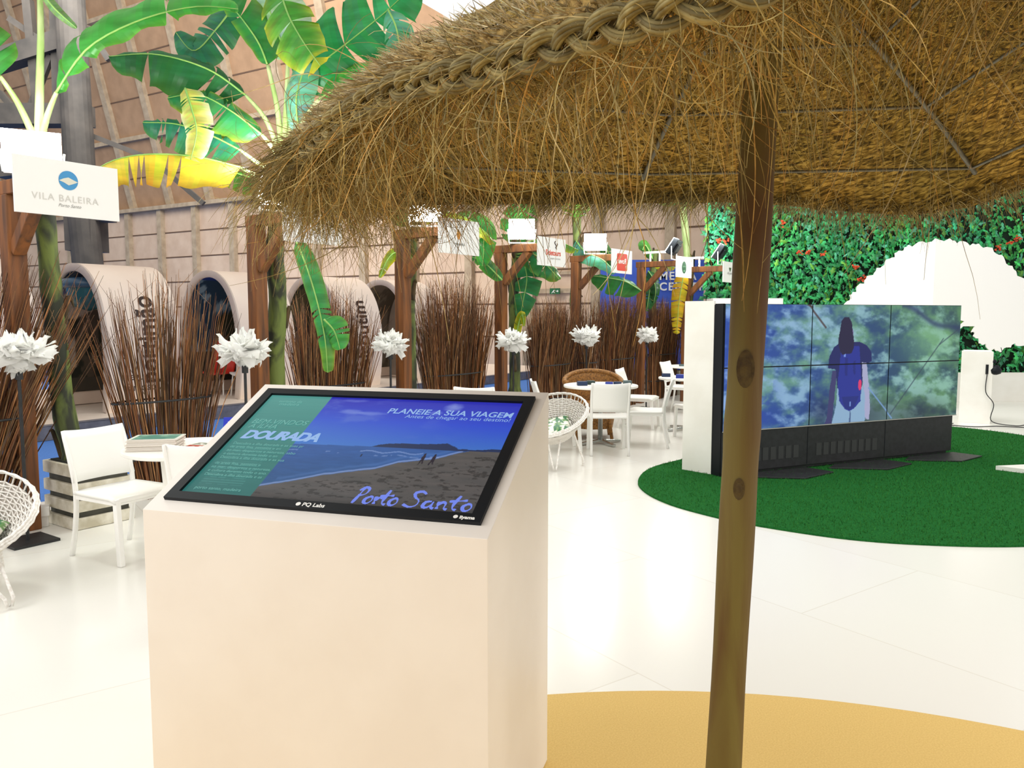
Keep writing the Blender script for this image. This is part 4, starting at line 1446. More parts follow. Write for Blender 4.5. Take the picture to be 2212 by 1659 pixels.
for k in range(9):
    th = .0085
    r = empty('magazine', mx + Vector((0, 0, z)))
    j = Vector((rnd.gauss(0, .004), rnd.gauss(0, .004), 0))
    lab = 'magazine with a teal cover, topmost of the stack on the near round table' if k == 8 else 'white page block of a magazine in the stack under the teal cover'
    tag(r, lab, 'magazine', None if k == 8 else 'stacked magazines')
    mb = MB(); c = mx + j + Vector((0, 0, z + th / 2))
    q = [c - ex * .15 - ey * .11, c + ex * .15 - ey * .11, c + ex * .15 + ey * .11, c - ex * .15 + ey * .11]
    mb.prism(q, (0, 0, -th / 2 + .0006), (0, 0, th / 2 - .0006))
    mb.build('pages', mat('page_block', (238, 232, 222), (214, 206, 196), rough=.7, scale=(3, 3, 400)), r)
    if k == 8:
        picture('cover', M_print, r, q[0] + Vector((0, 0, th / 2)), ex * .30, ey * .22, 40, 30, cover_teal)
    z += th
z = .741
for k, (dx, dy, a, w, h) in enumerate(((.33, .02, -.25, .26, .2), (.42, -.13, -.1, .24, .18), (.30, -.16, .3, .2, .15))):
    ex = Vector((math.cos(a), math.sin(a), 0)); ey = Vector((-ex.y, ex.x, 0))
    c = Vector((-2.37 + dx + .02, 5.12 + dy, .741 + k * .004))
    r = empty('open_leaflet', c)
    tag(r, ['picture leaflet with photo tiles lying right of the magazine stack', 'picture leaflet half under the kiosk edge on the near table', 'small picture leaflet at the front of the near table'][k], 'leaflet')
    mb = MB(); q = [c - ex * w / 2 - ey * h / 2, c + ex * w / 2 - ey * h / 2, c + ex * w / 2 + ey * h / 2, c - ex * w / 2 + ey * h / 2]
    mb.prism(q, (0, 0, 0), (0, 0, .0025)); mb.build('paper', M_board, r)
    picture('print', M_print, r, q[0] + Vector((0, 0, .003)), ex * w, ey * h, 44, 34, cover_food)
# blue card in a stand
c = Vector((-1.83, 5.06, .741))
r = empty('card_holder', c); tag(r, 'bright blue brochure standing on the near table beside the kiosk screen', 'brochure')
def cover_blue(U, V):
    img = np.ones(U.shape + (3,)) * np.array((26, 48, 190.))
    img = paint(img, (V < .35) & (fbm(U * 6, V * 6, 51) > .4), (90, 120, 150))
    img = paint(img, V < .12, (24, 34, 70))
    img = paint(img, (abs(V - .82) < .03) & (abs(U - .5) < .22), (230, 236, 250))
    return img
ex = Vector((1, .12, 0)).normalized(); up = Vector((-.02, .25, 1)).normalized()
mb = MB(); q = [c - ex * .05, c + ex * .05, c + ex * .05 + up * .2, c - ex * .05 + up * .2]
mb.prism(q, (0, 0, 0), (0, .006, 0)); mb.bar(c + Vector((0, .05, .003)), c + up * .12 + Vector((0, .012, 0)), .06, .003); mb.build('card', mat('card_blue', (24, 44, 170), rough=.4), r)
picture('print', M_print, r, q[0] + Vector((0, -.001, 0)), ex * .1, up * .2, 24, 40, cover_blue)
# navy boxes and folders on the far tables
navy = mat('navy_card', (26, 52, 92), (20, 40, 74), rough=.5, scale=(10, 10, 10)); roy = mat('royal_card', (34, 54, 150), rough=.5)
BX = [((.86, 9.62), .74, (.12, .09, .05), navy, 'dark navy box at the left rim of the middle table'), ((.98, 9.78), .74, (.1, .1, .045), mat('dark_green_card', (38, 58, 54), rough=.5), 'dark green box behind the navy box on the middle table'),
      ((1.19, 9.6), .74, (.09, .08, .045), roy, 'royal blue box just behind the back view chair on the middle table'), ((1.3, 9.66), .74, (.09, .08, .042), navy, 'navy box right of the royal blue box on the middle table'),
      ((1.44, 9.8), .74, (.1, .1, .045), mat('slate_card', (84, 102, 104), rough=.5), 'grey green folder at the right rim of the middle table'),
      ((2.34, 10.75), .74, (.18, .12, .05), roy, 'royal blue box on the table beside the video wall panel'), ((2.16, 11.0), .74, (.12, .1, .045), navy, 'navy box on the table beside the video wall panel, behind the chairs'),
      ((2.9, 13.3), .74, (.14, .1, .03), mat('slate_card', (84, 102, 104), rough=.5), 'small grey folder on the farthest round table')]
for (p, zt, s, m, lab) in BX:
    mb = MB(); mb.box((p[0], p[1], zt + .001 + s[2] / 2), s, Matrix.Rotation(rnd.uniform(-.3, .3), 4, 'Z'))
    tag(mb.build('brochure_box', m, bevel=.003), lab, 'box', 'brochure boxes on the tables')

# ================================================================== white wicker bowl chairs
def wicker_chair(x, y, tilt_dir, label, clab, R=.40, zc=.56, tilt=.5, legpts=None):
    r = empty('wicker_chair', (x, y, 0))
    tag(r, label, 'chair', 'white wicker bowl chairs')
    d = Vector(tilt_dir).normalized()         # low, open side
    ax = Vector((0, 0, 1)).cross(d)
    Mx = Matrix.Translation((x, y, zc)) @ Matrix.Rotation(tilt, 4, ax)
    def S(rad, z, a):
        return Mx @ Vector((rad * math.cos(a), rad * math.sin(a), z))
    prof_ = [(.12, -.27), (.19, -.22), (.25, -.15), (.31, -.08), (.36, -.02), (R, .03)]
    pr = crom([Vector((a, b, 0)) for a, b in prof_], 22)
    mb = MB()
    nA = 44
    for k, p in enumerate(pr):
        if 18 <= k <= 20:
            continue
        ring = []
        for i in range(nA + 1):
            a = 2 * PI * i / nA
            w = .006 * (1 if (i + k) % 2 else -1)
            ring.append(S(p.x + w, p.y, a))
        mb.tube(ring, .0062, 4, caps=False)
    for i in range(nA):
        a = 2 * PI * i / nA
        mb.tube([S(p.x, p.y, a) for p in pr[::3] + [pr[-1]]], .005, 4, caps=False)
    mb.lathe([(.001, 0), (.125, 0)], (0, 0, 0), 24, Mx @ Matrix.Translation((0, 0, -.27)), caps=False)
    mb.build('woven_bowl', M_wick, r, smooth=True)
    mb = MB()
    # inner skin of tightly woven cane
    pi = [(a * 1.02 + .003, b - .004) for a, b in [(p.x, p.y) for p in pr[:18]]]
    mb.lathe(pi, (0, 0, 0), 44, Mx, caps=False)
    mb.build('woven_lining', mat('wicker_weave', (226, 220, 212), (210, 203, 194), rough=.7, scale=(30, 30, 30)), r, smooth=True)
    mb = MB()
    for rr_, zz in ((R + .004, .035), (R + .012, .022), (R - .005, .045)):
        ring = [S(rr_ + .003 * (1 if i % 2 else -1), zz, 2 * PI * i / 64) for i in range(65)]
        mb.tube(ring, .0085, 6, caps=False)
    mb.build('braided_rim', M_wick, r, smooth=True)
    for k in range(3):
        if legpts and k < len(legpts):
            f = Vector((legpts[k][0], legpts[k][1], .012))
            a = math.atan2(f.y - y, f.x - x)
        else:
            a = (k * 2 * PI / 3 + 2.0) if not legpts else math.atan2(legpts[0][1] - y, legpts[0][0] - x) + k * 2 * PI / 3
            f = Vector((x + .33 * math.cos(a), y + .33 * math.sin(a), .012))
        dv = Vector((math.cos(a), math.sin(a), 0)); sv = Vector((-dv.y, dv.x, 0))
        base_ = Vector((x, y, 0)) + dv * .2
        def tz(off):
            # height of the bowl underside above this spot
            return zc - .16 - math.tan(tilt) * (Vector((base_.x - x, base_.y - y, 0)) + sv * off).dot(d) * .6
        mb = MB()
        pts = [base_ + sv * .075 + Vector((0, 0, tz(.075) + .05)), f + sv * .022 + Vector((0, 0, .05)), f + sv * .012 + Vector((0, 0, .004)), f - sv * .012 + Vector((0, 0, .004)), f - sv * .022 + Vector((0, 0, .05)), base_ - sv * .075 + Vector((0, 0, tz(-.075) + .05))]
        mb.tube(pts, .0095, 8)
        mb.build('hairpin_leg', M_wick, r, smooth=True)
    # cushion
    cs = Mx @ Vector((0, 0, -.13))
    cr = empty('seat_cushion', cs)
    tag(cr, clab, 'cushion', 'leaf patterned cushions in the wicker chairs')
    nu, nv = 40, 40
    me = MB()
    q0 = (Mx.to_3x3() @ Vector((0, 0, 1)))
    vs = []
    for sgn in (1, -1):
        g = []
        for i in range(nu):
            row = []
            for j in range(nv):
                u = i / (nu - 1) * 2 - 1; v = j / (nv - 1) * 2 - 1
                h = .05 * (max(0, 1 - u ** 4) * max(0, 1 - v ** 4)) ** .5
                row.append(Mx @ Vector((u * .17, v * .17, -.15 + sgn * h)))
            g.append(row)
        k0 = len(me.v)
        me.grid(g, nu, nv)
        for i in range(nu):
            for j in range(nv):
                a = noise.noise(Vector((i * .22, j * .09, sgn * 3)))
                b = noise.noise(Vector((i * .1, j * .3, 9 + sgn)))
                c = (240, 236, 224)
                if a > .08: c = (44, 112, 70)
                elif b > .12: c = (108, 150, 90)
                me.c[k0 + i * nv + j] = lin(c)
    me.build('cushion_cover', M_print, cr, smooth=True, tint=True)
    return r
wicker_chair(-3.17, 4.42, (.35, -1, 0), 'white wicker bowl chair cut by the left picture edge', 'leaf patterned cushion in the wicker chair at the left edge', R=.39, zc=.44, tilt=.5, legpts=[(-2.74, 4.17)])
wicker_chair(.42, 8.28, (-.55, -1, 0), 'white wicker bowl chair right behind the kiosk edge', 'leaf patterned cushion in the wicker chair behind the kiosk', R=.39, zc=.53, tilt=.5, legpts=[(.76, 8.3), (.44, 7.98)])

# brown wicker tub chair behind the middle table
x, y = 1.06, 10.25
r = empty('brown_wicker_chair', (x, y, 0))
tag(r, 'brown wicker tub chair behind the middle round table', 'chair')
mb = MB(); g = []
for i in range(33):
    a = PI * 1.0 * (i / 32) * 1.25 - PI * .125
    row = []
    for j in range(8):
        t = j / 7
        rr_ = .30 + .07 * t
        row.append(Vector((x + rr_ * math.cos(a), y + rr_ * .95 * math.sin(a), .42 + t * (.30 + .12 * max(0, math.sin(a))))))
    g.append(row)
mb.grid(g, 33, 8)
b_ = mb.build('tub_back', M_brownwick, r, smooth=True); so = b_.modifiers.new('t', 'SOLIDIFY'); so.thickness = .02
mb = MB(); mb.tube([Vector((x + .375 * math.cos(a), y + .356 * math.sin(a), .72 + .12 * max(0, math.sin(a)) + .01)) for a in [PI * 1.25 * k / 40 - PI * .125 for k in range(41)]], .034, 10)
mb.build('braided_rim', M_brownwick, r, smooth=True)
mb = MB(); mb.lathe([(.28, .36), (.31, .38), (.31, .43), (.26, .46)], (x, y, 0), 32); mb.build('seat', M_brownwick, r, smooth=True)
mb = MB(); mb.lathe([(.30, .36), (.27, .2), (.26, .14)], (x, y, 0), 32, caps=False); mb.build('apron', M_brownwick, r, smooth=True)
for a in (.7, 2.4, 3.9, 5.5):
    mb = MB(); mb.tube([Vector((x + .25 * math.cos(a), y + .25 * math.sin(a), .38)), Vector((x + .32 * math.cos(a), y + .32 * math.sin(a), 0))], [.026, .022], 10); mb.build('leg', M_brownwick, r, smooth=True)

# ================================================================== the kiosk
RR = Vector((.1266, 2.7025, 1.334))
u_ = Vector((-.957, .291, 0)).normalized(); w_ = Vector((-u_.y, u_.x, 0))
if w_.y > 0: w_ = -w_
KW, KD, ZF = 1.13, .66, 1.0
RL = RR + u_ * KW
FR = Vector((RR.x, RR.y, ZF)) + w_ * KD
FL = FR + u_ * KW
kr = empty('touch_kiosk', (RR + u_ * KW / 2 + w_ * KD / 2) * 1.0)
kr.location.z = 0
tag(kr, 'large white kiosk with a slanted touch screen showing a beach', 'kiosk')
mb = MB()
def z0_(p, z=0.0): return Vector((p.x, p.y, z))
vs = [z0_(FL, .007), z0_(FR, .007), z0_(RR, .007), z0_(RL, .007), FL, FR, RR, RL]
mb.add(vs, [(3, 2, 1, 0), (0, 1, 5, 4), (1, 2, 6, 5), (2, 3, 7, 6), (3, 0, 4, 7), (4, 5, 6, 7)])
mb.build('body', mat('kiosk_white', (246, 240, 232), (242, 235, 226), rough=.42, scale=(4, 4, 4), detail=6, bump=.02), kr, bevel=.0015)
# screen plane frame
X_ = (FR - FL).normalized(); Yv = (RL - FL).normalized(); Nn = X_.cross(Yv).normalized()
KH = (RL - FL).length
def KP(x, y, n=0.0): return FL + X_ * x + Yv * y + Nn * n
fx0, fx1, fy0, fy1 = .045, KW - .035, .05, KH - .045
mb = MB()
t_ = .03
def frame(mb, x0, x1, y0, y1, b, n0, n1):
    for (a, c, d, e) in ((x0, x1, y0, y0 + b), (x0, x1, y1 - b, y1), (x0, x0 + b, y0 + b, y1 - b), (x1 - b, x1, y0 + b, y1 - b)):
        mb.prism([KP(a, d), KP(c, d), KP(c, e), KP(a, e)], Nn * n0, Nn * n1)
frame(mb, fx0, fx1, fy0, fy1, .034, -.002, .012)
mb.build('screen_bezel', M_black, kr)
sx0, sx1, sy0, sy1 = fx0 + .03, fx1 - .03, fy0 + .03, fy1 - .03
SWd, SHt = sx1 - sx0, sy1 - sy0
def beach(U, V):
    img = np.zeros(U.shape + (3,))
    sky_t = np.array((42, 44, 176.)); sky_b = np.array((64, 116, 196.)); mid_ = np.array((48, 78, 206.))
    t = np.clip((V - .5) / .5, 0, 1)[..., None]
    img[:] = np.where(t < .5, sky_b * (1 - t * 2) + mid_ * t * 2, mid_ * (2 - t * 2) + sky_t * (t * 2 - 1))
    left = np.clip(1 - (U - .25) / .5, 0, 1)
    img = paint(img, .45 * left * sstep(1.0, .55, V), (78, 130, 206))
    cl = sstep(.52, .75, fbm(U * 7 + 3, V * 9, 61)) * (V > .6)
    img = paint(img, .5 * cl * sstep(.95, .3, U), (104, 128, 206))
    for (cx, cy, rx, ry, a) in ((.756, .925, .04, .05, .7), (.70, .86, .03, .03, .45), (.38, .84, .05, .03, .5), (.46, .83, .07, .025, .5), (.36, .96, .06, .02, .4)):
        d = ((U - cx) / rx) ** 2 + ((V - cy) / ry) ** 2 + .9 * (fbm(U * 30, V * 30, 66) - .5)
        img = paint(img, a * np.clip(1 - d, 0, 1), (150, 168, 226))
    hz = .497 + .04 * (U - .26)
    sea = V < hz
    dep = np.clip((hz - V) / .5, 0, 1)[..., None]
    sc_ = np.array((52, 92, 158.)) * (1 - dep) + np.array((40, 82, 124.)) * dep
    sc_ = sc_ * (.92 + .16 * fbm(U * 20, V * 70, 71)[..., None])
    img = np.where(sea[..., None], sc_, img)
    img = paint(img, .5 * sea * (abs(V - (.462 + .02 * (U - .53) + .008 * np.sin(U * 60))) < .006) * (U > .52) * (U < .74), (150, 170, 220))
    img = paint(img, .5 * sea * (abs(V - (.435 + .008 * np.sin(U * 50))) < .005) * (U > .26) * (U < .8) * (fbm(U * 20, V * 4, 77) > .52), (140, 160, 210))
    # shore line
    xs = [.24, .266, .36, .444, .611, .675, .794, .86, .90, 1.01]
    ys = [.095, .112, .167, .233, .313, .376, .43, .49, .515, .522]
    sh = np.interp(U, xs, ys)
    wig = (fbm(U * 25, V * 3, 81) - .5) * .012
    sand = V < sh + wig
    g = fbm(U * 14, V * 40, 85)[..., None]
    dark = np.array((76, 76, 76.)); lt = np.array((98, 92, 90.))
    sd = dark * (1 - g) + lt * g
    sd = sd * (1 - .3 * sstep(.1, 0, V))[..., None]
    sd = np.where((fbm(U * 40, V * 70, 88) > .62)[..., None] & (V < sh - .05)[..., None], sd * .72, sd)
    img = np.where(sand[..., None], sd, img)
    fo = np.exp(-((V - sh - wig - .01) / .008) ** 2) * (U < .87)
    img = paint(img, .75 * fo, (150, 166, 214))
    fo = np.exp(-((V - sh - .045 - wig * 2) / .012) ** 2) * (U < .84) * (U > .3)
    img = paint(img, .35 * fo, (90, 128, 190))
    head_ = [(.545, .506), (.57, .528), (.60, .542), (.64, .55), (.70, .553), (.77, .562), (.805, .572), (.82, .556), (.835, .545), (.852, .523), (.87, .53), (.89, .524), (.93, .528), (.96, .54), (1.01, .538), (1.01, .518), (.85, .508)]
    img = paint(img, inpoly(U, V, head_), (38, 52, 88))
    # the two walkers and a swimmer
    for px in (.75, .785):
        img = paint(img, ((U - px) / .004) ** 2 + ((V - .462) / .009) ** 2 < 1, (40, 34, 50))
        img = paint(img, ((U - px) / .006) ** 2 + ((V - .432) / .026) ** 2 < 1, (44, 36, 50))
        img = paint(img, inpoly(U, V, [(px - .006, .415), (px - .008, .372), (px - .004, .372), (px - .001, .405), (px + .004, .378), (px + .008, .378), (px + .005, .415)]), (40, 34, 46))
    img = paint(img, ((U - .533) / .003) ** 2 + ((V - .424) / .014) ** 2 < 1, (34, 40, 60))
    # teal welcome panel
    pn = U < .26
    pc = np.zeros_like(img)
    tv = np.clip(V, 0, 1)[..., None]
    pc[:] = np.array((40, 108, 104.)) * (1 - tv) + np.array((82, 154, 146.)) * tv
    pc = pc * (.97 + .05 * fbm(U * 3, V * 60, 91)[..., None])
    img = np.where(pn[..., None], pc, img)
    img = paint(img, .35 * pn * (V > .10) * (V < .47) * (np.sin(V * 330) > .3) * (U > .04) * (U < .2) * (fbm(U * 40, V * 60, 95) > .35), (92, 164, 156))
    return img
M_scr = emit('screen_glow', (255, 255, 255), 1.0, attr=True)
scr = picture('screen', M_scr, kr, KP(sx0, sy0, .003), X_ * SWd, Yv * SHt, 420, 250, beach)
def SP(u, v, n=.0048): return KP(sx0 + u * SWd, sy0 + v * SHt, n)
M_stx = emit('screen_text', (150, 186, 235), 1.0); M_stx2 = emit('screen_text_dim', (110, 178, 168), 1.0); M_stx3 = emit('screen_text_blue', (120, 140, 240), 1.0)
def stext(mb, body, u, v, size, **kw):
    o = SP(u, v)
    text_on(mb, body, lambda x, y: o + X_ * x + Yv * y, size=size, **kw)
mb = MB()
stext(mb, 'DOURADA', .036, .522, .066, bold=.0030, shear=.25, space=.85)
mb.build('screen_title', M_stx, scr)
mb = MB()
stext(mb, 'PLANEIE A SUA VIAGEM', .978, .838, .043, align='RIGHT', bold=.0008, shear=.12)
mb.build('screen_headline', M_stx, scr)
mb = MB()
stext(mb, 'Antes de chegar ao seu destino!', .978, .797, .029, align='RIGHT', shear=.12)
mb.build('screen_subtitle', M_stx, scr)
mb = MB()
stext(mb, 'BEM-VINDOS', .024, .676, .038, shear=.2)
stext(mb, 'À ILHA', .03, .628, .036, shear=.2)
mb.build('screen_welcome', M_stx2, scr)
mb = MB()
stext(mb, 'turismo da', .06, .91, .022); stext(mb, 'madeira', .07, .878, .026)
mb.build('screen_logo', M_stx2, scr)
mb = MB()
lines = ['Descubra a ilha dourada e as suas praias', 'de areia fina, passeios e trilhos junto', 'ao mar, desportos e natureza, sabores', 'e cultura durante todo o ano.']
for k in range(9):
    stext(mb, lines[k % 4][:36 - (k * 7) % 12], .03, .46 - k * .034 - (.02 if k > 4 else 0), .0185)
stext(mb, 'porto santo, madeira', .04, .05, .02)
mb.build('screen_paragraph', M_stx2, scr)
# brush script name drawn with strokes
strokes = [
    [(.02, .0), (.06, .5), (.085, .95)], [(.03, .8), (.1, 1.0), (.17, .9), (.16, .62), (.1, .5), (.05, .48)],
    [(.26, .45), (.2, .3), (.2, .08), (.26, .02), (.31, .2), (.3, .42), (.26, .45)],
    [(.36, .45), (.37, .05)], [(.37, .25), (.41, .42), (.46, .4)],
    [(.53, .9), (.5, .4), (.5, .1), (.55, .03)], [(.42, .52), (.52, .56), (.62, .6)],
    [(.67, .45), (.61, .28), (.62, .06), (.68, .02), (.73, .2), (.71, .42), (.67, .45)],
    [(1.12, .85), (1.05, .98), (.95, .86), (.98, .6), (1.06, .42), (1.05, .12), (.95, .0), (.85, .12)],
    [(1.26, .42), (1.18, .36), (1.16, .1), (1.22, .03), (1.28, .2), (1.3, .42), (1.29, .1), (1.33, .02)],
    [(1.39, .42), (1.39, .04)], [(1.39, .25), (1.45, .42), (1.5, .34), (1.5, .08), (1.54, .02)],
    [(1.68, .85), (1.63, .4), (1.63, .1), (1.68, .03)], [(1.55, .5), (1.66, .55), (1.8, .62)],
    [(1.84, .42), (1.78, .26), (1.8, .05), (1.86, .02), (1.91, .2), (1.89, .4), (1.84, .42)]]
mb = MB()
for st_ in strokes:
    pts = crom([Vector((a, b, 0)) for a, b in st_], 16)
    for k in range(15):
        a = pts[k]; b = pts[k + 1]
        w = .0038 * (1 + .5 * math.sin(k * .5))
        A = SP(.605 + a.x * .197, .032 + a.y * .125, .0046); B = SP(.605 + b.x * .197, .032 + b.y * .125, .0046)
        d = (B - A)
        if d.length < 1e-6: continue
        s = d.normalized().cross(Nn) * w
        e = d.normalized() * w * .5
        mb.add([A - s - e, A + s - e, B + s + e, B - s + e], [(0, 1, 2, 3)])
mb.build('screen_script', M_stx3, scr)
mb = MB()
o = KP((fx0 + fx1) / 2 - .06, fy0 + .009, .0125)
text_on(mb, 'PQ Labs', lambda x, y: o + X_ * (x + .022) + Yv * y, size=.022, bold=.0006)
mb.prism([o + X_ * (.008 + .008 * math.cos(k * PI / 6)) + Yv * (.007 + .008 * math.sin(k * PI / 6)) for k in range(12)], (0, 0, 0), Nn * .0005)
mb.build('bezel_lettering', M_board, kr)
mb = MB()
o2 = KP(fx1 - .085, fy0 + .009, .0125)
text_on(mb, 'iiyama', lambda x, y: o2 + X_ * (x + .02) + Yv * y, size=.018, bold=.0008)
mb.prism([o2 + X_ * (.008 + .007 * math.cos(k * PI / 6)) + Yv * (.006 + .007 * math.sin(k * PI / 6)) for k in range(12)], (0, 0, 0), Nn * .0005)
mb.build('bezel_lettering', M_board, kr)

# ================================================================== the video wall
VO = Vector((2.055, 7.62, 0)); vu = Vector((3.05, 1.35, 0)).normalized(); vn = Vector((vu.y, -vu.x, 0))
vr = empty('video_wall', VO + vu * 1.66 - vn * .2)
tag(vr, 'black video wall of six screens showing a person with a backpack, standing on the grass rug', 'video wall')
VW, ZB, ZT = 3.33, .46, 1.712
PWd, PHt = VW / 3, (ZT - ZB) / 2
def VP(s, z, n=0.0): return VO + vu * s + vn * n + Vector((0, 0, z))
mb = MB(); mb.prism([VP(.0, ZB), VP(VW, ZB), VP(VW, ZT - .002), VP(.0, ZT - .002)], vn * -.005, vn * -.13)
mb.build('screen_housing', M_black, vr)
mb = MB(); mb.prism([VP(.0, .05), VP(VW - .045, .05), VP(VW - .045, ZB), VP(.0, ZB)], vn * -.012, vn * -.36)
mb.prism([VP(.03, .017), VP(VW - .09, .017), VP(VW - .09, .05), VP(.03, .05)], vn * -.04, vn * -.34)
base = mb.build('base_cabinet', M_blackm, vr, bevel=.004)
mb = MB()
for k in (0, 1):
    for j in range(9):
        s = .12 + k * PWd + j * .1
        mb.prism([VP(s, .14), VP(s + .07, .14), VP(s + .07, .27), VP(s, .27)], vn * -.012, vn * -.008)
mb.build('vent_grille', mat('grille_grey', (52, 54, 54), (30, 31, 32), rough=.6, kind='wave', scale=(0, 0, 60), ramp=(.4, .6)), base)
mb = MB()
for k in (1, 2):
    mb.prism([VP(k * PWd - .003, .06), VP(k * PWd + .003, .06), VP(k * PWd + .003, ZB), VP(k * PWd - .003, ZB)], vn * -.012, vn * -.0095)
mb.build('cabinet_seam', M_black, base)
for k in range(3):
    mb = MB()
    s0 = k * PWd + .12; s1 = (k + 1) * PWd - .03
    mb.prism([VP(s0 + .25, 0, .0), VP(s1, 0, .0), VP(s1 + .08, 0, .30), VP(s0 + .55, 0, .42), VP(s0 + .05, 0, .12)], (0, 0, .017), (0, 0, .032))
    mb.build('foot_plate', M_blackm, vr, bevel=.003)
def video(U, V):
    """U 0..3, V 0..2"""
    img = np.zeros(U.shape + (3,))
    a = fbm(U * 2.2 + V * .7, V * 2.4 - U * .8, 101); b = fbm(U * 5, V * 4, 107); c = fbm(U * 6.5 + V * 3, V * 6 - U * 2, 111, 6)
    f = np.clip(U / 3, 0, 1)[..., None]
    darkc = np.array((46, 80, 168.)) * (1 - f) + np.array((44, 74, 82.)) * f
    lightc = np.array((146, 180, 232.)) * (1 - f) + np.array((146, 196, 172.)) * f
    greenc = np.array((110, 160, 150.)) * (1 - f) + np.array((96, 146, 98.)) * f
    w = sstep(.38, .66, .55 * a + .45 * b)[..., None]
    img[:] = darkc * (1 - w) + greenc * w
    w2 = (.9 * sstep(.47, .68, c * .6 + a * .4 + .07 * np.clip(1 - U / 1.2, 0, 1)))[..., None]
    img = img * (1 - w2) + lightc * w2
    img = paint(img, .6 * np.exp(-((U - 2.55) / .35) ** 2 - ((V - 1.35) / .4) ** 2), (130, 184, 140))
    img = paint(img, .6 * np.exp(-((U - 1.75) / .3) ** 2 - ((V - .1) / .35) ** 2), (34, 44, 58))
    img = paint(img, .55 * np.exp(-((U - 2.4) / .5) ** 2 - ((V - .05) / .3) ** 2), (40, 52, 56))
    img = paint(img, .5 * sstep(.75, .3, U) * sstep(1.3, .7, V) * (fbm(U * 4, V * 3, 121) > .45), (46, 70, 168))
    img = paint(img, .6 * np.exp(-((U - 1.15) / .16) ** 2 - ((V - .2) / .3) ** 2), (28, 40, 76))
    img = paint(img, .7 * np.exp(-((V - (1.95 - (U - 2.2) * .55 + .05 * np.sin(U * 9))) / .06) ** 2) * (U > 2.15), (38, 54, 96))
    def line(x0, y0, x1, y1, w, col, al=.8):
        nonlocal img
        dx, dy = x1 - x0, y1 - y0
        L = dx * dx + dy * dy
        t = np.clip(((U - x0) * dx + (V - y0) * dy) / L, 0, 1)
        d = np.hypot(U - x0 - t * dx, (V - y0 - t * dy) * .6)
        img = paint(img, al * sstep(w, w * .4, d), col)
    line(.95, 2.0, 1.17, 1.62, .016, (70, 52, 52))
    line(1.0, 1.95, .85, 2.05, .016, (70, 52, 52))
    line(2.05, .1, 2.75, 1.4, .012, (54, 70, 84), .6); line(2.7, 1.3, 3.0, 1.6, .012, (54, 70, 84), .6)
    # person seen from behind
    j = .012 * (fbm(U * 14, V * 14, 131) - .5)
    P = lambda poly: inpoly(U + j, V + j, poly)
    img = paint(img, P([(1.27, .9), (1.24, .55), (1.22, .1), (1.19, 0), (1.28, 0), (1.31, .5), (1.33, .9)]), (62, 62, 110))
    img = paint(img, P([(1.34, .62), (1.33, .3), (1.28, .0), (1.70, .0), (1.73, .2), (1.71, .45), (1.66, .62)]), (142, 176, 206))
    img = paint(img, P([(1.505, .2), (1.50, 0), (1.525, 0), (1.52, .2)]), (84, 108, 148))
    img = paint(img, P([(1.35, 1.36), (1.28, 1.29), (1.23, 1.14), (1.21, .94), (1.31, .92), (1.34, .6), (1.65, .6), (1.68, .98), (1.77, 1.04), (1.76, 1.2), (1.70, 1.31), (1.60, 1.37)]), (34, 40, 98))
    img = paint(img, P([(1.64, 1.02), (1.66, .7), (1.70, .4), (1.70, .12), (1.72, .04), (1.76, .04), (1.77, .2), (1.75, .5), (1.73, .75), (1.70, 1.02)]), (168, 170, 204))
    img = paint(img, P([(1.37, 1.3), (1.60, 1.3), (1.62, 1.0), (1.645, .7), (1.64, .36), (1.56, .24), (1.50, .2), (1.44, .24), (1.37, .38), (1.34, .7), (1.36, 1.0)]), (40, 52, 146))
    img = paint(img, .6 * P([(1.42, 1.1), (1.46, 1.1), (1.46, .8), (1.43, .8)]), (30, 38, 110)); img = paint(img, .6 * P([(1.53, 1.05), (1.56, 1.05), (1.56, .8), (1.53, .85)]), (30, 38, 110))
    img = paint(img, .8 * P([(1.40, .45), (1.62, .45), (1.56, .26), (1.5, .22), (1.44, .26)]), (32, 44, 120))
    img = paint(img, P([(1.40, 1.22), (1.43, 1.22), (1.43, 1.12), (1.41, 1.12)]), (120, 150, 226)); img = paint(img, P([(1.50, .36), (1.515, .36), (1.515, .28), (1.50, .28)]), (110, 140, 210))
    img = paint(img, (((U - 1.625) / .022) ** 2 + ((V - .64) / .09) ** 2) < 1, (222, 60, 110))
    hair = [(1.38, 1.16), (1.34, 1.28), (1.33, 1.42), (1.35, 1.6), (1.36, 1.72), (1.40, 1.79), (1.45, 1.79), (1.49, 1.7), (1.51, 1.55), (1.53, 1.38), (1.53, 1.28), (1.50, 1.18)]
    img = paint(img, P([(1.47, 1.62), (1.515, 1.58), (1.52, 1.45), (1.5, 1.38)]), (128, 120, 170))
    img = paint(img, P(hair), (38, 34, 66))
    line(1.74, .58, 2.07, .03, .012, (118, 156, 206), .95)
    return img
for cidx in range(3):
    for ridx in range(2):
        g = .006
        picture('screen_panel', M_scr, vr, VP(cidx * PWd + g, ZB + ridx * PHt + g, .0), vu * (PWd - 2 * g), Vector((0, 0, PHt - 2 * g)), 170, 100, video,
                u0=cidx + .01, u1=cidx + .99, v0=ridx + .01, v1=ridx + .99)
mb = MB(); mb.prism([VP(0, ZB - .004), VP(VW, ZB - .004), VP(VW, ZB + .004), VP(0, ZB + .004)], vn * 0, vn * .003); mb.build('light_edge', mat('pale_edge', (190, 190, 184), rough=.4), vr)
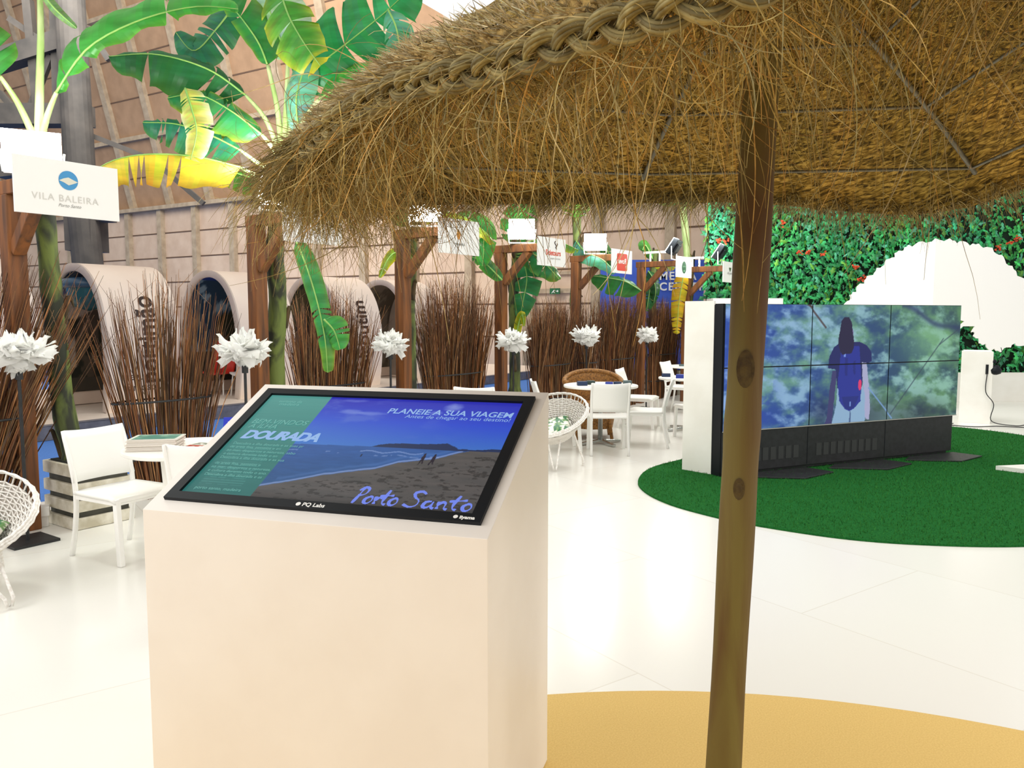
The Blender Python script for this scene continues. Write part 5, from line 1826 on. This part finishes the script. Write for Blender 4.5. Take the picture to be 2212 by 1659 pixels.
# white side panel with black return
mb = MB(); A = Vector((1.984, 7.753, 0)); B = Vector((1.753, 8.01, 0))
nx = (B - A).cross(Vector((0, 0, 1))).normalized()
mb.prism([A, B, B + Vector((0, 0, 1.74)), A + Vector((0, 0, 1.74))], nx * -.0, nx * .02)
tag(mb.build('side_panel', M_white), 'tall plain white panel at the left end of the video wall', 'panel')
mb = MB(); mb.prism([VO + Vector((.0, 0, .017)), A + nx * .021 + Vector((0, 0, .017)), A + nx * .021 + Vector((0, 0, 1.712)), VO + Vector((0, 0, 1.712))], vn * -.004, vn * -.03)
mb.prism([VP(-.001, .017, -.02), VP(-.001, .017, -.36), VP(-.001, ZT - .01, -.36), VP(-.001, ZT - .01, -.02)], vu * .0, vu * -.004)
mb.build('side_return', M_black, vr)

# ================================================================== white cut-out tree
tr = empty('cutout_tree', (7.1, 13.3, 0))
tag(tr, 'big white cut-out tree with scalloped crown in front of the green plant wall', 'cut-out tree')
TY = 13.3
outl = [(1838, 690), (1856, 652), (1880, 618), (1915, 585), (1950, 552), (1985, 533), (2040, 525), (2095, 532), (2150, 545), (2195, 585), (2250, 640), (2280, 700), (2255, 745), (2205, 738), (2165, 752), (2130, 735), (2112, 712)]
cp = [at(a, b, TY) for a, b in outl]
sm = crom(cp, 150)
edge = []
for k, p in enumerate(sm):
    t_ = (sm[min(k + 1, 149)] - sm[max(k - 1, 0)]).normalized()
    n_ = Vector((-t_.z, 0, t_.x))
    sc_ = .055 * abs(math.sin(k * .62)) + .03 * abs(math.sin(k * 1.37 + 1))
    edge.append(p + n_ * sc_)
trunk_pts = [at(2112, 705, TY), at(2085, 705, TY), at(2068, 718, TY), at(2072, 708, TY), at(2088, 694, TY), at(2070, 690, TY), at(2045, 740, TY), at(2040, 800, TY), at(2046, 885, TY)]
trunk_pts[-1].z = 0.0
left = [at(1995, 885, TY), at(1998, 780, TY), at(1960, 720, TY), at(1900, 700, TY)]
left[0].z = 0.0
poly = edge + trunk_pts + left
from mathutils.geometry import tessellate_polygon
def flat_poly(mb, poly, y0, y1, fold=None):
    tris = tessellate_polygon([[Vector((p.x, p.z, 0)) for p in poly]])
    n = len(poly)
    F = fold or (lambda p: 0)
    mb.add([Vector((p.x, y0 + F(p), p.z)) for p in poly] + [Vector((p.x, y1 + F(p), p.z)) for p in poly], [tuple(t) for t in tris] + [tuple(i + n for i in reversed(t)) for t in tris] + [(i, (i + 1) % n, n + (i + 1) % n, n + i) for i in range(n)])
# split at the fold so that both leaves of the crown stay flat
xf = at(2016, 640, TY).x
M_tree = mat('white_tree_board', (252, 251, 247), rough=.6)
def clip(poly, xf, keep_left):
    out = []
    n = len(poly)
    for i in range(n):
        a = poly[i]; b = poly[(i + 1) % n]
        ina = (a.x <= xf) == keep_left; inb = (b.x <= xf) == keep_left
        if ina: out.append(a)
        if ina != inb:
            t = (xf - a.x) / (b.x - a.x)
            out.append(a.lerp(b, t))
    return out
mb = MB(); flat_poly(mb, clip(poly, xf, True), TY, TY + .03, lambda p: (xf - p.x) * .25); mb.build('left_leaf_board', M_tree, tr)
mb = MB(); flat_poly(mb, clip(poly, xf, False), TY, TY + .03, lambda p: (p.x - xf) * .10); mb.build('right_leaf_board', M_tree, tr)

# plinth with black device and cable
pl = empty('plinth', (6.98, 11.75, 0))
c = Vector((6.98, 11.78, 0))
tag(pl, 'white square plinth right of the video wall', 'plinth')
mb = MB(); mb.box((6.98, 11.8, .53), (.40, .40, 1.06), Matrix.Rotation(-.5, 4, 'Z')); mb.build('column', M_white, pl, bevel=.003)
mb = MB(); mb.box((6.98, 11.8, 1.068), (.36, .36, .012), Matrix.Rotation(-.5, 4, 'Z')); mb.build('top_plate', M_board, pl)
hd = at(2148, 795, 11.55)
e = empty('viewer_headset', hd)
tag(e, 'black headset hanging on the right side of the white plinth', 'headset')
mb = MB(); mb.lathe([(.02, -.09), (.07, -.07), (.08, -.02), (.05, .03), (.035, .05)], hd + Vector((.02, 0, -.01)), 16); mb.build('body', M_black, e, smooth=True)
mb = MB(); mb.lathe([(.01, -.03), (.035, -.01), (.035, .02), (.01, .04)], hd + Vector((-.01, 0, .09)), 14); mb.build('eyepiece', M_black, e, smooth=True)
mb = MB(); mb.box(hd + Vector((-.1, .02, -.02)), (.03, .04, .14)); mb.box(hd + Vector((-.05, .02, -.05)), (.1, .02, .03)); mb.build('wall_mount', M_black, e)
mb = MB()
cab = [hd + Vector((-.1, 0, -.08)), hd + Vector((-.12, -.02, -.35)), Vector((7.05, 11.45, .3)), Vector((7.0, 11.4, .06)), Vector((7.25, 11.25, .012)), Vector((7.5, 11.35, .012)), Vector((7.35, 11.05, .012)), Vector((7.0, 11.2, .012)), Vector((6.6, 11.15, .012)), Vector((6.35, 11.35, .012)), Vector((6.5, 11.5, .012))]
mb.tube(crom(cab, 70), .007, 6)
mb.tube(crom([hd + Vector((.05, 0, .05)), hd + Vector((.12, .03, .2)), hd + Vector((.1, .03, .3))], 10), .005, 6)
tag(mb.build('cable', M_blackm, smooth=True), 'thin dark cable hanging from the headset and coiled on the floor', 'cable')

# ================================================================== the thatched parasol
PX, PY = .655, 2.30
par = empty('thatched_parasol', (.615, 2.2, 0))
tag(par, 'big straw thatched parasol on a round wooden pole, seen from below', 'parasol')
p_bot = Vector((.618, 2.22, .006)); p_top = Vector((.715, 2.30, 2.52))
mb = MB()
n = 60
pts = [p_bot.lerp(p_top, k / (n - 1)) for k in range(n)]
mb.tube(pts, [.0505 + .0015 * math.sin(k * .35) + .004 * math.exp(-((k / n * 2.52 - 1.25) / .06) ** 2) for k in range(n)], 28)
pole = mb.build('pole', M_pole, par, smooth=True)
for (px, py, sx, sy) in ((1606, 800, .025, .054), (1597, 1060, .016, .032)):
    mb = MB()
    z = 1.6
    # point on the camera side of the pole
    f = (at(px, py, 2.2).z) / 2.52
    cc = p_bot.lerp(p_top, f)
    d = Vector((-cc.x, -cc.y, 0)).normalized(); s = Vector((-d.y, d.x, 0))
    for rr_, off in ((1.0, .0525), (.62, .0545)):
        vs = [cc + d * off]
        m_ = 18
        for k in range(m_):
            a = 2 * PI * k / m_
            x_ = sx * rr_ * math.cos(a); z_ = sy * rr_ * math.sin(a)
            vs.append(cc + d * (math.sqrt(max(1e-6, .0515 ** 2 - x_ * x_)) + .0012 * (2 - rr_)) + s * x_ + Vector((0, 0, z_)))
        mb.add(vs, [(0, 1 + k, 1 + (k + 1) % m_) for k in range(m_)])
    mb.build('knot', M_knot, pole, smooth=True)

RIM = [at(590, 402, 2.45), at(700, 287, 1.95), at(865, 188, 1.6), at(1010, 158, 1.42), at(1126, 124, 1.32), at(1270, 72, 1.22), at(1395, 36, 1.15), at(1515, 2, 1.10),
       Vector((.55, 1.02, 2.07)), Vector((1.0, 1.03, 2.10)), Vector((1.6, 1.4, 2.12)), Vector((1.95, 2.1, 2.12)), Vector((1.98, 2.75, 2.11)),
       at(2000, 462, 3.2), at(1600, 438, 3.35), at(1150, 440, 3.25), at(820, 440, 2.95), at(660, 425, 2.7)]
APEX = Vector((PX + .07, PY, 2.66))
closed = RIM + RIM[:3]
dense = crom([RIM[-2], RIM[-1]] + closed, 21 * 40)
ang = []
for p in dense:
    ang.append((math.atan2(p.y - PY, p.x - PX), p))
TAB = [None] * 361
for k in range(361):
    a = math.radians(k - 180)
    best = min(ang, key=lambda q: abs((q[0] - a + PI) % (2 * PI) - PI))
    TAB[k] = best[1]
TAB = [(TAB[(k - 1) % 360] + TAB[k % 360] + TAB[(k + 1) % 360]) / 3 for k in range(361)]
def rim(a):
    d = (math.degrees(a) + 180) % 360
    i = int(d) % 360; f = d - int(d)
    return TAB[i].lerp(TAB[(i + 1) % 360], f)
def under(a, t, drop=0.0):
    """point on the underside: t 0 apex .. 1 rim"""
    r_ = rim(a)
    p = APEX.lerp(r_, t)
    p.z += .05 * math.sin(PI * t) - drop
    return p
TH = .07
def topside(a, t):
    r_ = rim(a)
    d = Vector((r_.x - PX, r_.y - PY, 0)).normalized()
    p = (APEX + Vector((0, 0, TH))).lerp(r_ - d * .01 + Vector((0, 0, TH)), t)
    p.z += .05 * math.sin(PI * t)
    return p
NA = 300; NT = 60
def thatch_mat():
    m = bpy.data.materials.new('thatch_weave'); m.use_nodes = True
    nt = m.node_tree; b = nt.nodes['Principled BSDF']; b.inputs['Roughness'].default_value = .85
    b.inputs['Specular IOR Level'].default_value = .2
    tc = nt.nodes.new('ShaderNodeTexCoord')
    mp = nt.nodes.new('ShaderNodeMapping'); mp.inputs['Scale'].default_value = (26, 95, 1)
    nz = nt.nodes.new('ShaderNodeTexNoise'); nz.inputs['Scale'].default_value = 1; nz.inputs['Detail'].default_value = 3; nz.inputs['Distortion'].default_value = .9
    nt.links.new(tc.outputs['UV'], mp.inputs[0]); nt.links.new(mp.outputs[0], nz.inputs['Vector'])
    cr = nt.nodes.new('ShaderNodeValToRGB')
    for e_, (p, c) in zip((cr.color_ramp.elements[0], cr.color_ramp.elements[1]), ((.36, (74, 62, 24)), (.64, (206, 182, 108)))):
        e_.position = p; e_.color = lin(c)
    el = cr.color_ramp.elements.new(.5); el.color = lin((146, 124, 60))
    nt.links.new(nz.outputs[0], cr.inputs[0])
    n2 = nt.nodes.new('ShaderNodeTexNoise'); n2.inputs['Scale'].default_value = 3; nt.links.new(tc.outputs['UV'], n2.inputs['Vector'])
    c2 = nt.nodes.new('ShaderNodeValToRGB'); c2.color_ramp.elements[0].color = lin((215, 210, 180)); c2.color_ramp.elements[1].color = lin((255, 236, 200)); c2.color_ramp.elements[0].position = .35; c2.color_ramp.elements[1].position = .65
    nt.links.new(n2.outputs[0], c2.inputs[0])
    mx = nt.nodes.new('ShaderNodeMixRGB'); mx.blend_type = 'MULTIPLY'; mx.inputs[0].default_value = 1
    nt.links.new(cr.outputs[0], mx.inputs[1]); nt.links.new(c2.outputs[0], mx.inputs[2]); nt.links.new(mx.outputs[0], b.inputs['Base Color'])
    bp = nt.nodes.new('ShaderNodeBump'); bp.inputs['Strength'].default_value = .9; bp.inputs['Distance'].default_value = .02
    nt.links.new(nz.outputs[0], bp.inputs['Height']); nt.links.new(bp.outputs[0], b.inputs['Normal'])
    return m
M_thatch = thatch_mat()
def canopy(name, fn, label=None):
    mb = MB()
    vs = []; uv = []
    for i in range(NA + 1):
        a = 2 * PI * i / NA - PI
        for j in range(NT + 1):
            t = j / NT
            p = fn(a, max(t, .001))
            rr_ = (Vector((p.x, p.y)) - Vector((PX, PY))).length
            w = .012 * noise.noise(Vector((a * rr_ * 9, rr_ * 40, 1 if fn is under else 5)))
            vs.append(p + Vector((0, 0, w))); uv.append((a * 1.25, rr_))
    me = bpy.data.meshes.new(name)
    fs = []
    for i in range(NA):
        for j in range(NT):
            q = (i * (NT + 1) + j, (i + 1) * (NT + 1) + j, (i + 1) * (NT + 1) + j + 1, i * (NT + 1) + j + 1)
            fs.append(q if fn is not under else q[::-1])
    me.from_pydata([tuple(v) for v in vs], [], fs)
    ul = me.uv_layers.new(name='UVMap')
    for lp in me.loops:
        ul.data[lp.index].uv = uv[lp.vertex_index]
    me.polygons.foreach_set('use_smooth', [True] * len(me.polygons))
    me.materials.append(M_thatch)
    o = bpy.data.objects.new(name, me); C.objects.link(o); o.parent = par; o.matrix_parent_inverse = rel(par)
    return o
canopy('thatch_underside', under)
canopy('thatch_top', topside)
mb = MB()
mb.grid([[rim(2 * PI * i / NA - PI).lerp(topside(2 * PI * i / NA - PI, 1), j / 3) for j in range(4)] for i in range(NA + 1)], NA + 1, 4)
mb.build('thatch_edge', mat('cut_straw', (206, 172, 100), (120, 94, 40), rough=.8, scale=(60, 60, 60), bump=.6), par)

# straw palette
SC = [(214, 190, 120), (196, 170, 96), (176, 150, 80), (214, 172, 96), (204, 190, 134), (180, 164, 108), (226, 206, 152)]
def scol(rnd, pal=SC):
    g = rnd.uniform(.75, 1.15)
    return lin([min(255, x * g) for x in rnd.choice(pal)])
def strand(mb, p, d, L, r, rnd, grav=.9, curl=1.2, n=12, col=None, sides=3):
    d = Vector(d).normalized()
    ax = Vector((rnd.gauss(0, 1), rnd.gauss(0, 1), rnd.gauss(0, .6))).normalized()
    k = rnd.gauss(0, curl)
    st_ = L / n
    pts = [Vector(p)]
    for i in range(n):
        d = d + Vector((0, 0, -1)) * grav * st_ * 3.0
        d = d + ax.cross(d) * k * st_ * 3.0
        d.normalize()
        if rnd.random() < .12:
            ax = Vector((rnd.gauss(0, 1), rnd.gauss(0, 1), rnd.gauss(0, .6))).normalized()
        pts.append(pts[-1] + d * st_)
    mb.tube(pts, [r * (1 - .75 * (i / n) ** 2) for i in range(n + 1)], sides, caps=False, col=col or scol(rnd))
def ang_of(p):
    return math.atan2(p.y - PY, p.x - PX)
A0 = ang_of(RIM[0]); A7 = ang_of(RIM[7])
def arange(rnd, a, b):
    # angles increase counter-clockwise; near-left rim runs from A0 (left) to A7 (front)
    return a + (b - a) * rnd.random()
if A7 < A0: A7 += 2 * PI
a_left, a_front = A0, A7
rnd = random.Random(21)
# 1. cut straw ends along the near rim: short stubs sticking outwards
mb = MB()
for k in range(9500):
    near = rnd.random() < .72
    a = arange(rnd, a_left - .35, a_front + .35) if near else rnd.uniform(-PI, PI)
    r_ = rim(a); t = topside(a, 1)
    o_ = Vector((r_.x - PX, r_.y - PY, 0)).normalized()
    q = rnd.random()
    if rnd.random() < .3:
        p = topside(a, rnd.uniform(.88, 1.0))
        d = o_ + Vector((rnd.gauss(0, .4), rnd.gauss(0, .4), rnd.uniform(-.1, .5)))
    else:
        p = r_.lerp(t, q)
        d = o_ * 1.0 + Vector((rnd.gauss(0, .5), rnd.gauss(0, .5), -.75 + 1.1 * q + rnd.gauss(0, .25)))
    strand(mb, p - o_ * .01, d, rnd.uniform(.02, .055), rnd.uniform(.0009, .0018), rnd, grav=.8, curl=1.5, n=4, col=scol(rnd, [(248, 230, 186), (236, 216, 168), (250, 236, 200), (224, 204, 150), (240, 208, 152)]))
mb.build('cut_straw_ends', M_straw, par, tint=True, stuff=True)
# 2. braid under the near rim
mb = MB()
NB = 760
bpts = []
for k in range(NB):
    a = a_left + .02 + (a_front + .45 - a_left) * k / (NB - 1)
    r_ = rim(a)
    bpts.append((r_, Vector((r_.x - PX, r_.y - PY, 0)).normalized()))
L_ = [0]
for k in range(1, NB):
    L_.append(L_[-1] + (bpts[k][0] - bpts[k - 1][0]).length)
for sgm in range(3):
    for f_ in range(9):
        fa = f_ * 2 * PI / 8
        fr = 0 if f_ == 8 else .0078
        pts = []
        for k in range(0, NB, 3):
            s = L_[k]; ph = s * 34 + sgm * 2 * PI / 3
            c_, o_ = bpts[k]
            T_ = (bpts[min(k + 3, NB - 1)][0] - bpts[max(k - 3, 0)][0]).normalized()
            side = (o_ * .55 + Vector((0, 0, .83))).normalized(); side = (side - T_ * side.dot(T_)).normalized()
            nrm = T_.cross(side)
            if nrm.dot(o_) < 0: nrm = -nrm
            w = .020 * math.sin(ph); h = .010 * math.sin(2 * ph)
            tw = fa + s * 14
            p = c_ + o_ * .012 - Vector((0, 0, .006)) + side * (w + fr * math.cos(tw)) + nrm * (h + fr * math.sin(tw) * .9)
            pts.append(p)
        g = rnd.uniform(.75, 1.1)
        mb.tube(pts, .0036 if f_ < 8 else .009, 5, caps=False, col=lin([x * g for x in (168, 152, 98)]))
# knot on the braid
kc = at(1272, 50, 1.2)
for k in range(10):
    q = []
    for i in range(14):
        a = -1.9 + 3.8 * i / 13
        q.append(kc + Vector((.008 + .016 * math.cos(a) + (k % 4) * .004, -.012 * math.cos(a) - .004, .03 * math.sin(a) + rnd.gauss(0, .001))) + Vector(((k // 4) * .005, 0, 0)))
    mb.tube(q, .0035, 5, col=lin((176, 148, 84)))
mb.build('braid', M_straw, par, tint=True, smooth=True, label='thick braided straw cord along the near edge')
# 3. loose fibres
mb = MB()
LP = [(214, 186, 112), (196, 168, 92), (218, 170, 88), (190, 172, 106), (226, 204, 146), (200, 186, 126)]
for k in range(1650):       # hanging below the near-left rim
    a = arange(rnd, a_left - .55, a_front + .15)
    f = (a - a_left) / (a_front - a_left)
    r_ = rim(a)
    o_ = Vector((r_.x - PX, r_.y - PY, 0)).normalized()
    p = r_ - o_ * rnd.uniform(-.02, .16) + Vector((0, 0, rnd.uniform(-.01, .03)))
    L = rnd.uniform(.08, .34) * (1.25 - .35 * max(0, min(1, f)))
    d = Vector((rnd.gauss(0, .8), rnd.gauss(0, .8), rnd.gauss(-.35, .4))) - o_ * .25
    strand(mb, p, d, L, rnd.uniform(.0008, .0015), rnd, grav=1.5, curl=3.4, n=12, col=scol(rnd, LP))
for k in range(1350):       # thick clump at the left tip
    a = rnd.gauss(a_left - .05, .22)
    r_ = rim(a)
    o_ = Vector((r_.x - PX, r_.y - PY, 0)).normalized()
    p = r_ - o_ * rnd.uniform(-.05, .30) + Vector((0, 0, rnd.uniform(-.04, .05)))
    d = Vector((rnd.gauss(0, 1), rnd.gauss(0, 1), rnd.gauss(-.4, .5)))
    strand(mb, p, d, rnd.uniform(.08, .30), rnd.uniform(.0008, .0014), rnd, grav=1.6, curl=4.5, n=12, col=scol(rnd, LP))
for k in range(900):        # wisps under the whole underside
    a = rnd.uniform(-PI, PI); t = rnd.uniform(.1, .98)
    strand(mb, under(a, t, .004), Vector((rnd.gauss(0, 1), rnd.gauss(0, 1), rnd.gauss(-.3, .3))), rnd.uniform(.05, .26), rnd.uniform(.0008, .0014), rnd, grav=.8, curl=3.0, n=10, col=scol(rnd, LP))
for k in range(520):        # long tress near the pole top
    a = rnd.gauss(math.radians(-120), .75); t = rnd.uniform(.45, .95)
    p = under(a, t, .003)
    strand(mb, p, Vector((PX - p.x + rnd.gauss(0, .35), PY - p.y + rnd.gauss(0, .3), rnd.gauss(-.1, .2))), rnd.uniform(.3, .72), rnd.uniform(.0010, .0019), rnd, grav=1.25, curl=1.6, n=18, col=scol(rnd, LP))
for k in range(260):        # around the pole and to its right
    p = Vector((PX + rnd.gauss(.15, .28), PY + rnd.gauss(-.25, .3), 0))
    a = ang_of(p); R_ = (Vector((rim(a).x, rim(a).y)) - Vector((PX, PY))).length
    t = min(.95, (Vector((p.x, p.y)) - Vector((PX, PY))).length / R_)
    strand(mb, under(a, t, .003), Vector((rnd.gauss(.2, .7), rnd.gauss(-.2, .6), rnd.gauss(-.2, .3))), rnd.uniform(.25, .62), rnd.uniform(.0010, .0020), rnd, grav=1.2, curl=2.2, n=18, col=scol(rnd, LP))
mb.build('loose_fibres', M_straw, par, tint=True, stuff=True)
# 4. fringe along the far rim
mb = MB()
for k in range(5200):
    a = rnd.uniform(math.radians(-20), math.radians(190))
    r_ = rim(a)
    o_ = Vector((r_.x - PX, r_.y - PY, 0)).normalized()
    tn = Vector((-o_.y, o_.x, 0))
    p = r_ - o_ * rnd.uniform(0, .1) + Vector((0, 0, rnd.uniform(-.005, .06)))
    strand(mb, p, o_ + tn * rnd.gauss(.3, .35) + Vector((0, 0, rnd.uniform(-.5, .05))), rnd.uniform(.06, .2), rnd.uniform(.0008, .0015), rnd, grav=1.6, curl=1.2, n=7, col=scol(rnd, [(176, 156, 88), (152, 132, 70), (190, 172, 110), (134, 120, 72)]))
mb.build('rim_fringe', M_straw, par, tint=True, stuff=True)
# 5. metal frame under the thatch
SPK = [math.radians(x) for x in (99, 32, -28, -88, -148, 162)]
for a in SPK:
    mb = MB()
    mb.tube([under(a, t, .014) for t in [.05 + .83 * k / 12 for k in range(13)]], .0085, 8)
    mb.build('frame_spoke', M_steel, par, smooth=True)
for t in (.86, .62, .38):
    mb = MB()
    ring = []
    for i in range(6):
        p = under(SPK[i], t, .014); q = under(SPK[(i + 1) % 6], t, .014)
        for k in range(10):
            f = k / 10
            x = p.lerp(q, f)
            ring.append(x)
    ring.append(ring[0])
    # keep the ring under the thatch
    rr2 = []
    for p in ring:
        a = ang_of(p)
        R_ = (Vector((rim(a).x, rim(a).y)) - Vector((PX, PY))).length
        tt_ = (Vector((p.x, p.y)) - Vector((PX, PY))).length / R_
        rr2.append(Vector(p))
    mb.tube(rr2, .0055, 6, caps=False)
    mb.build('frame_ring', M_steel, par, smooth=True)
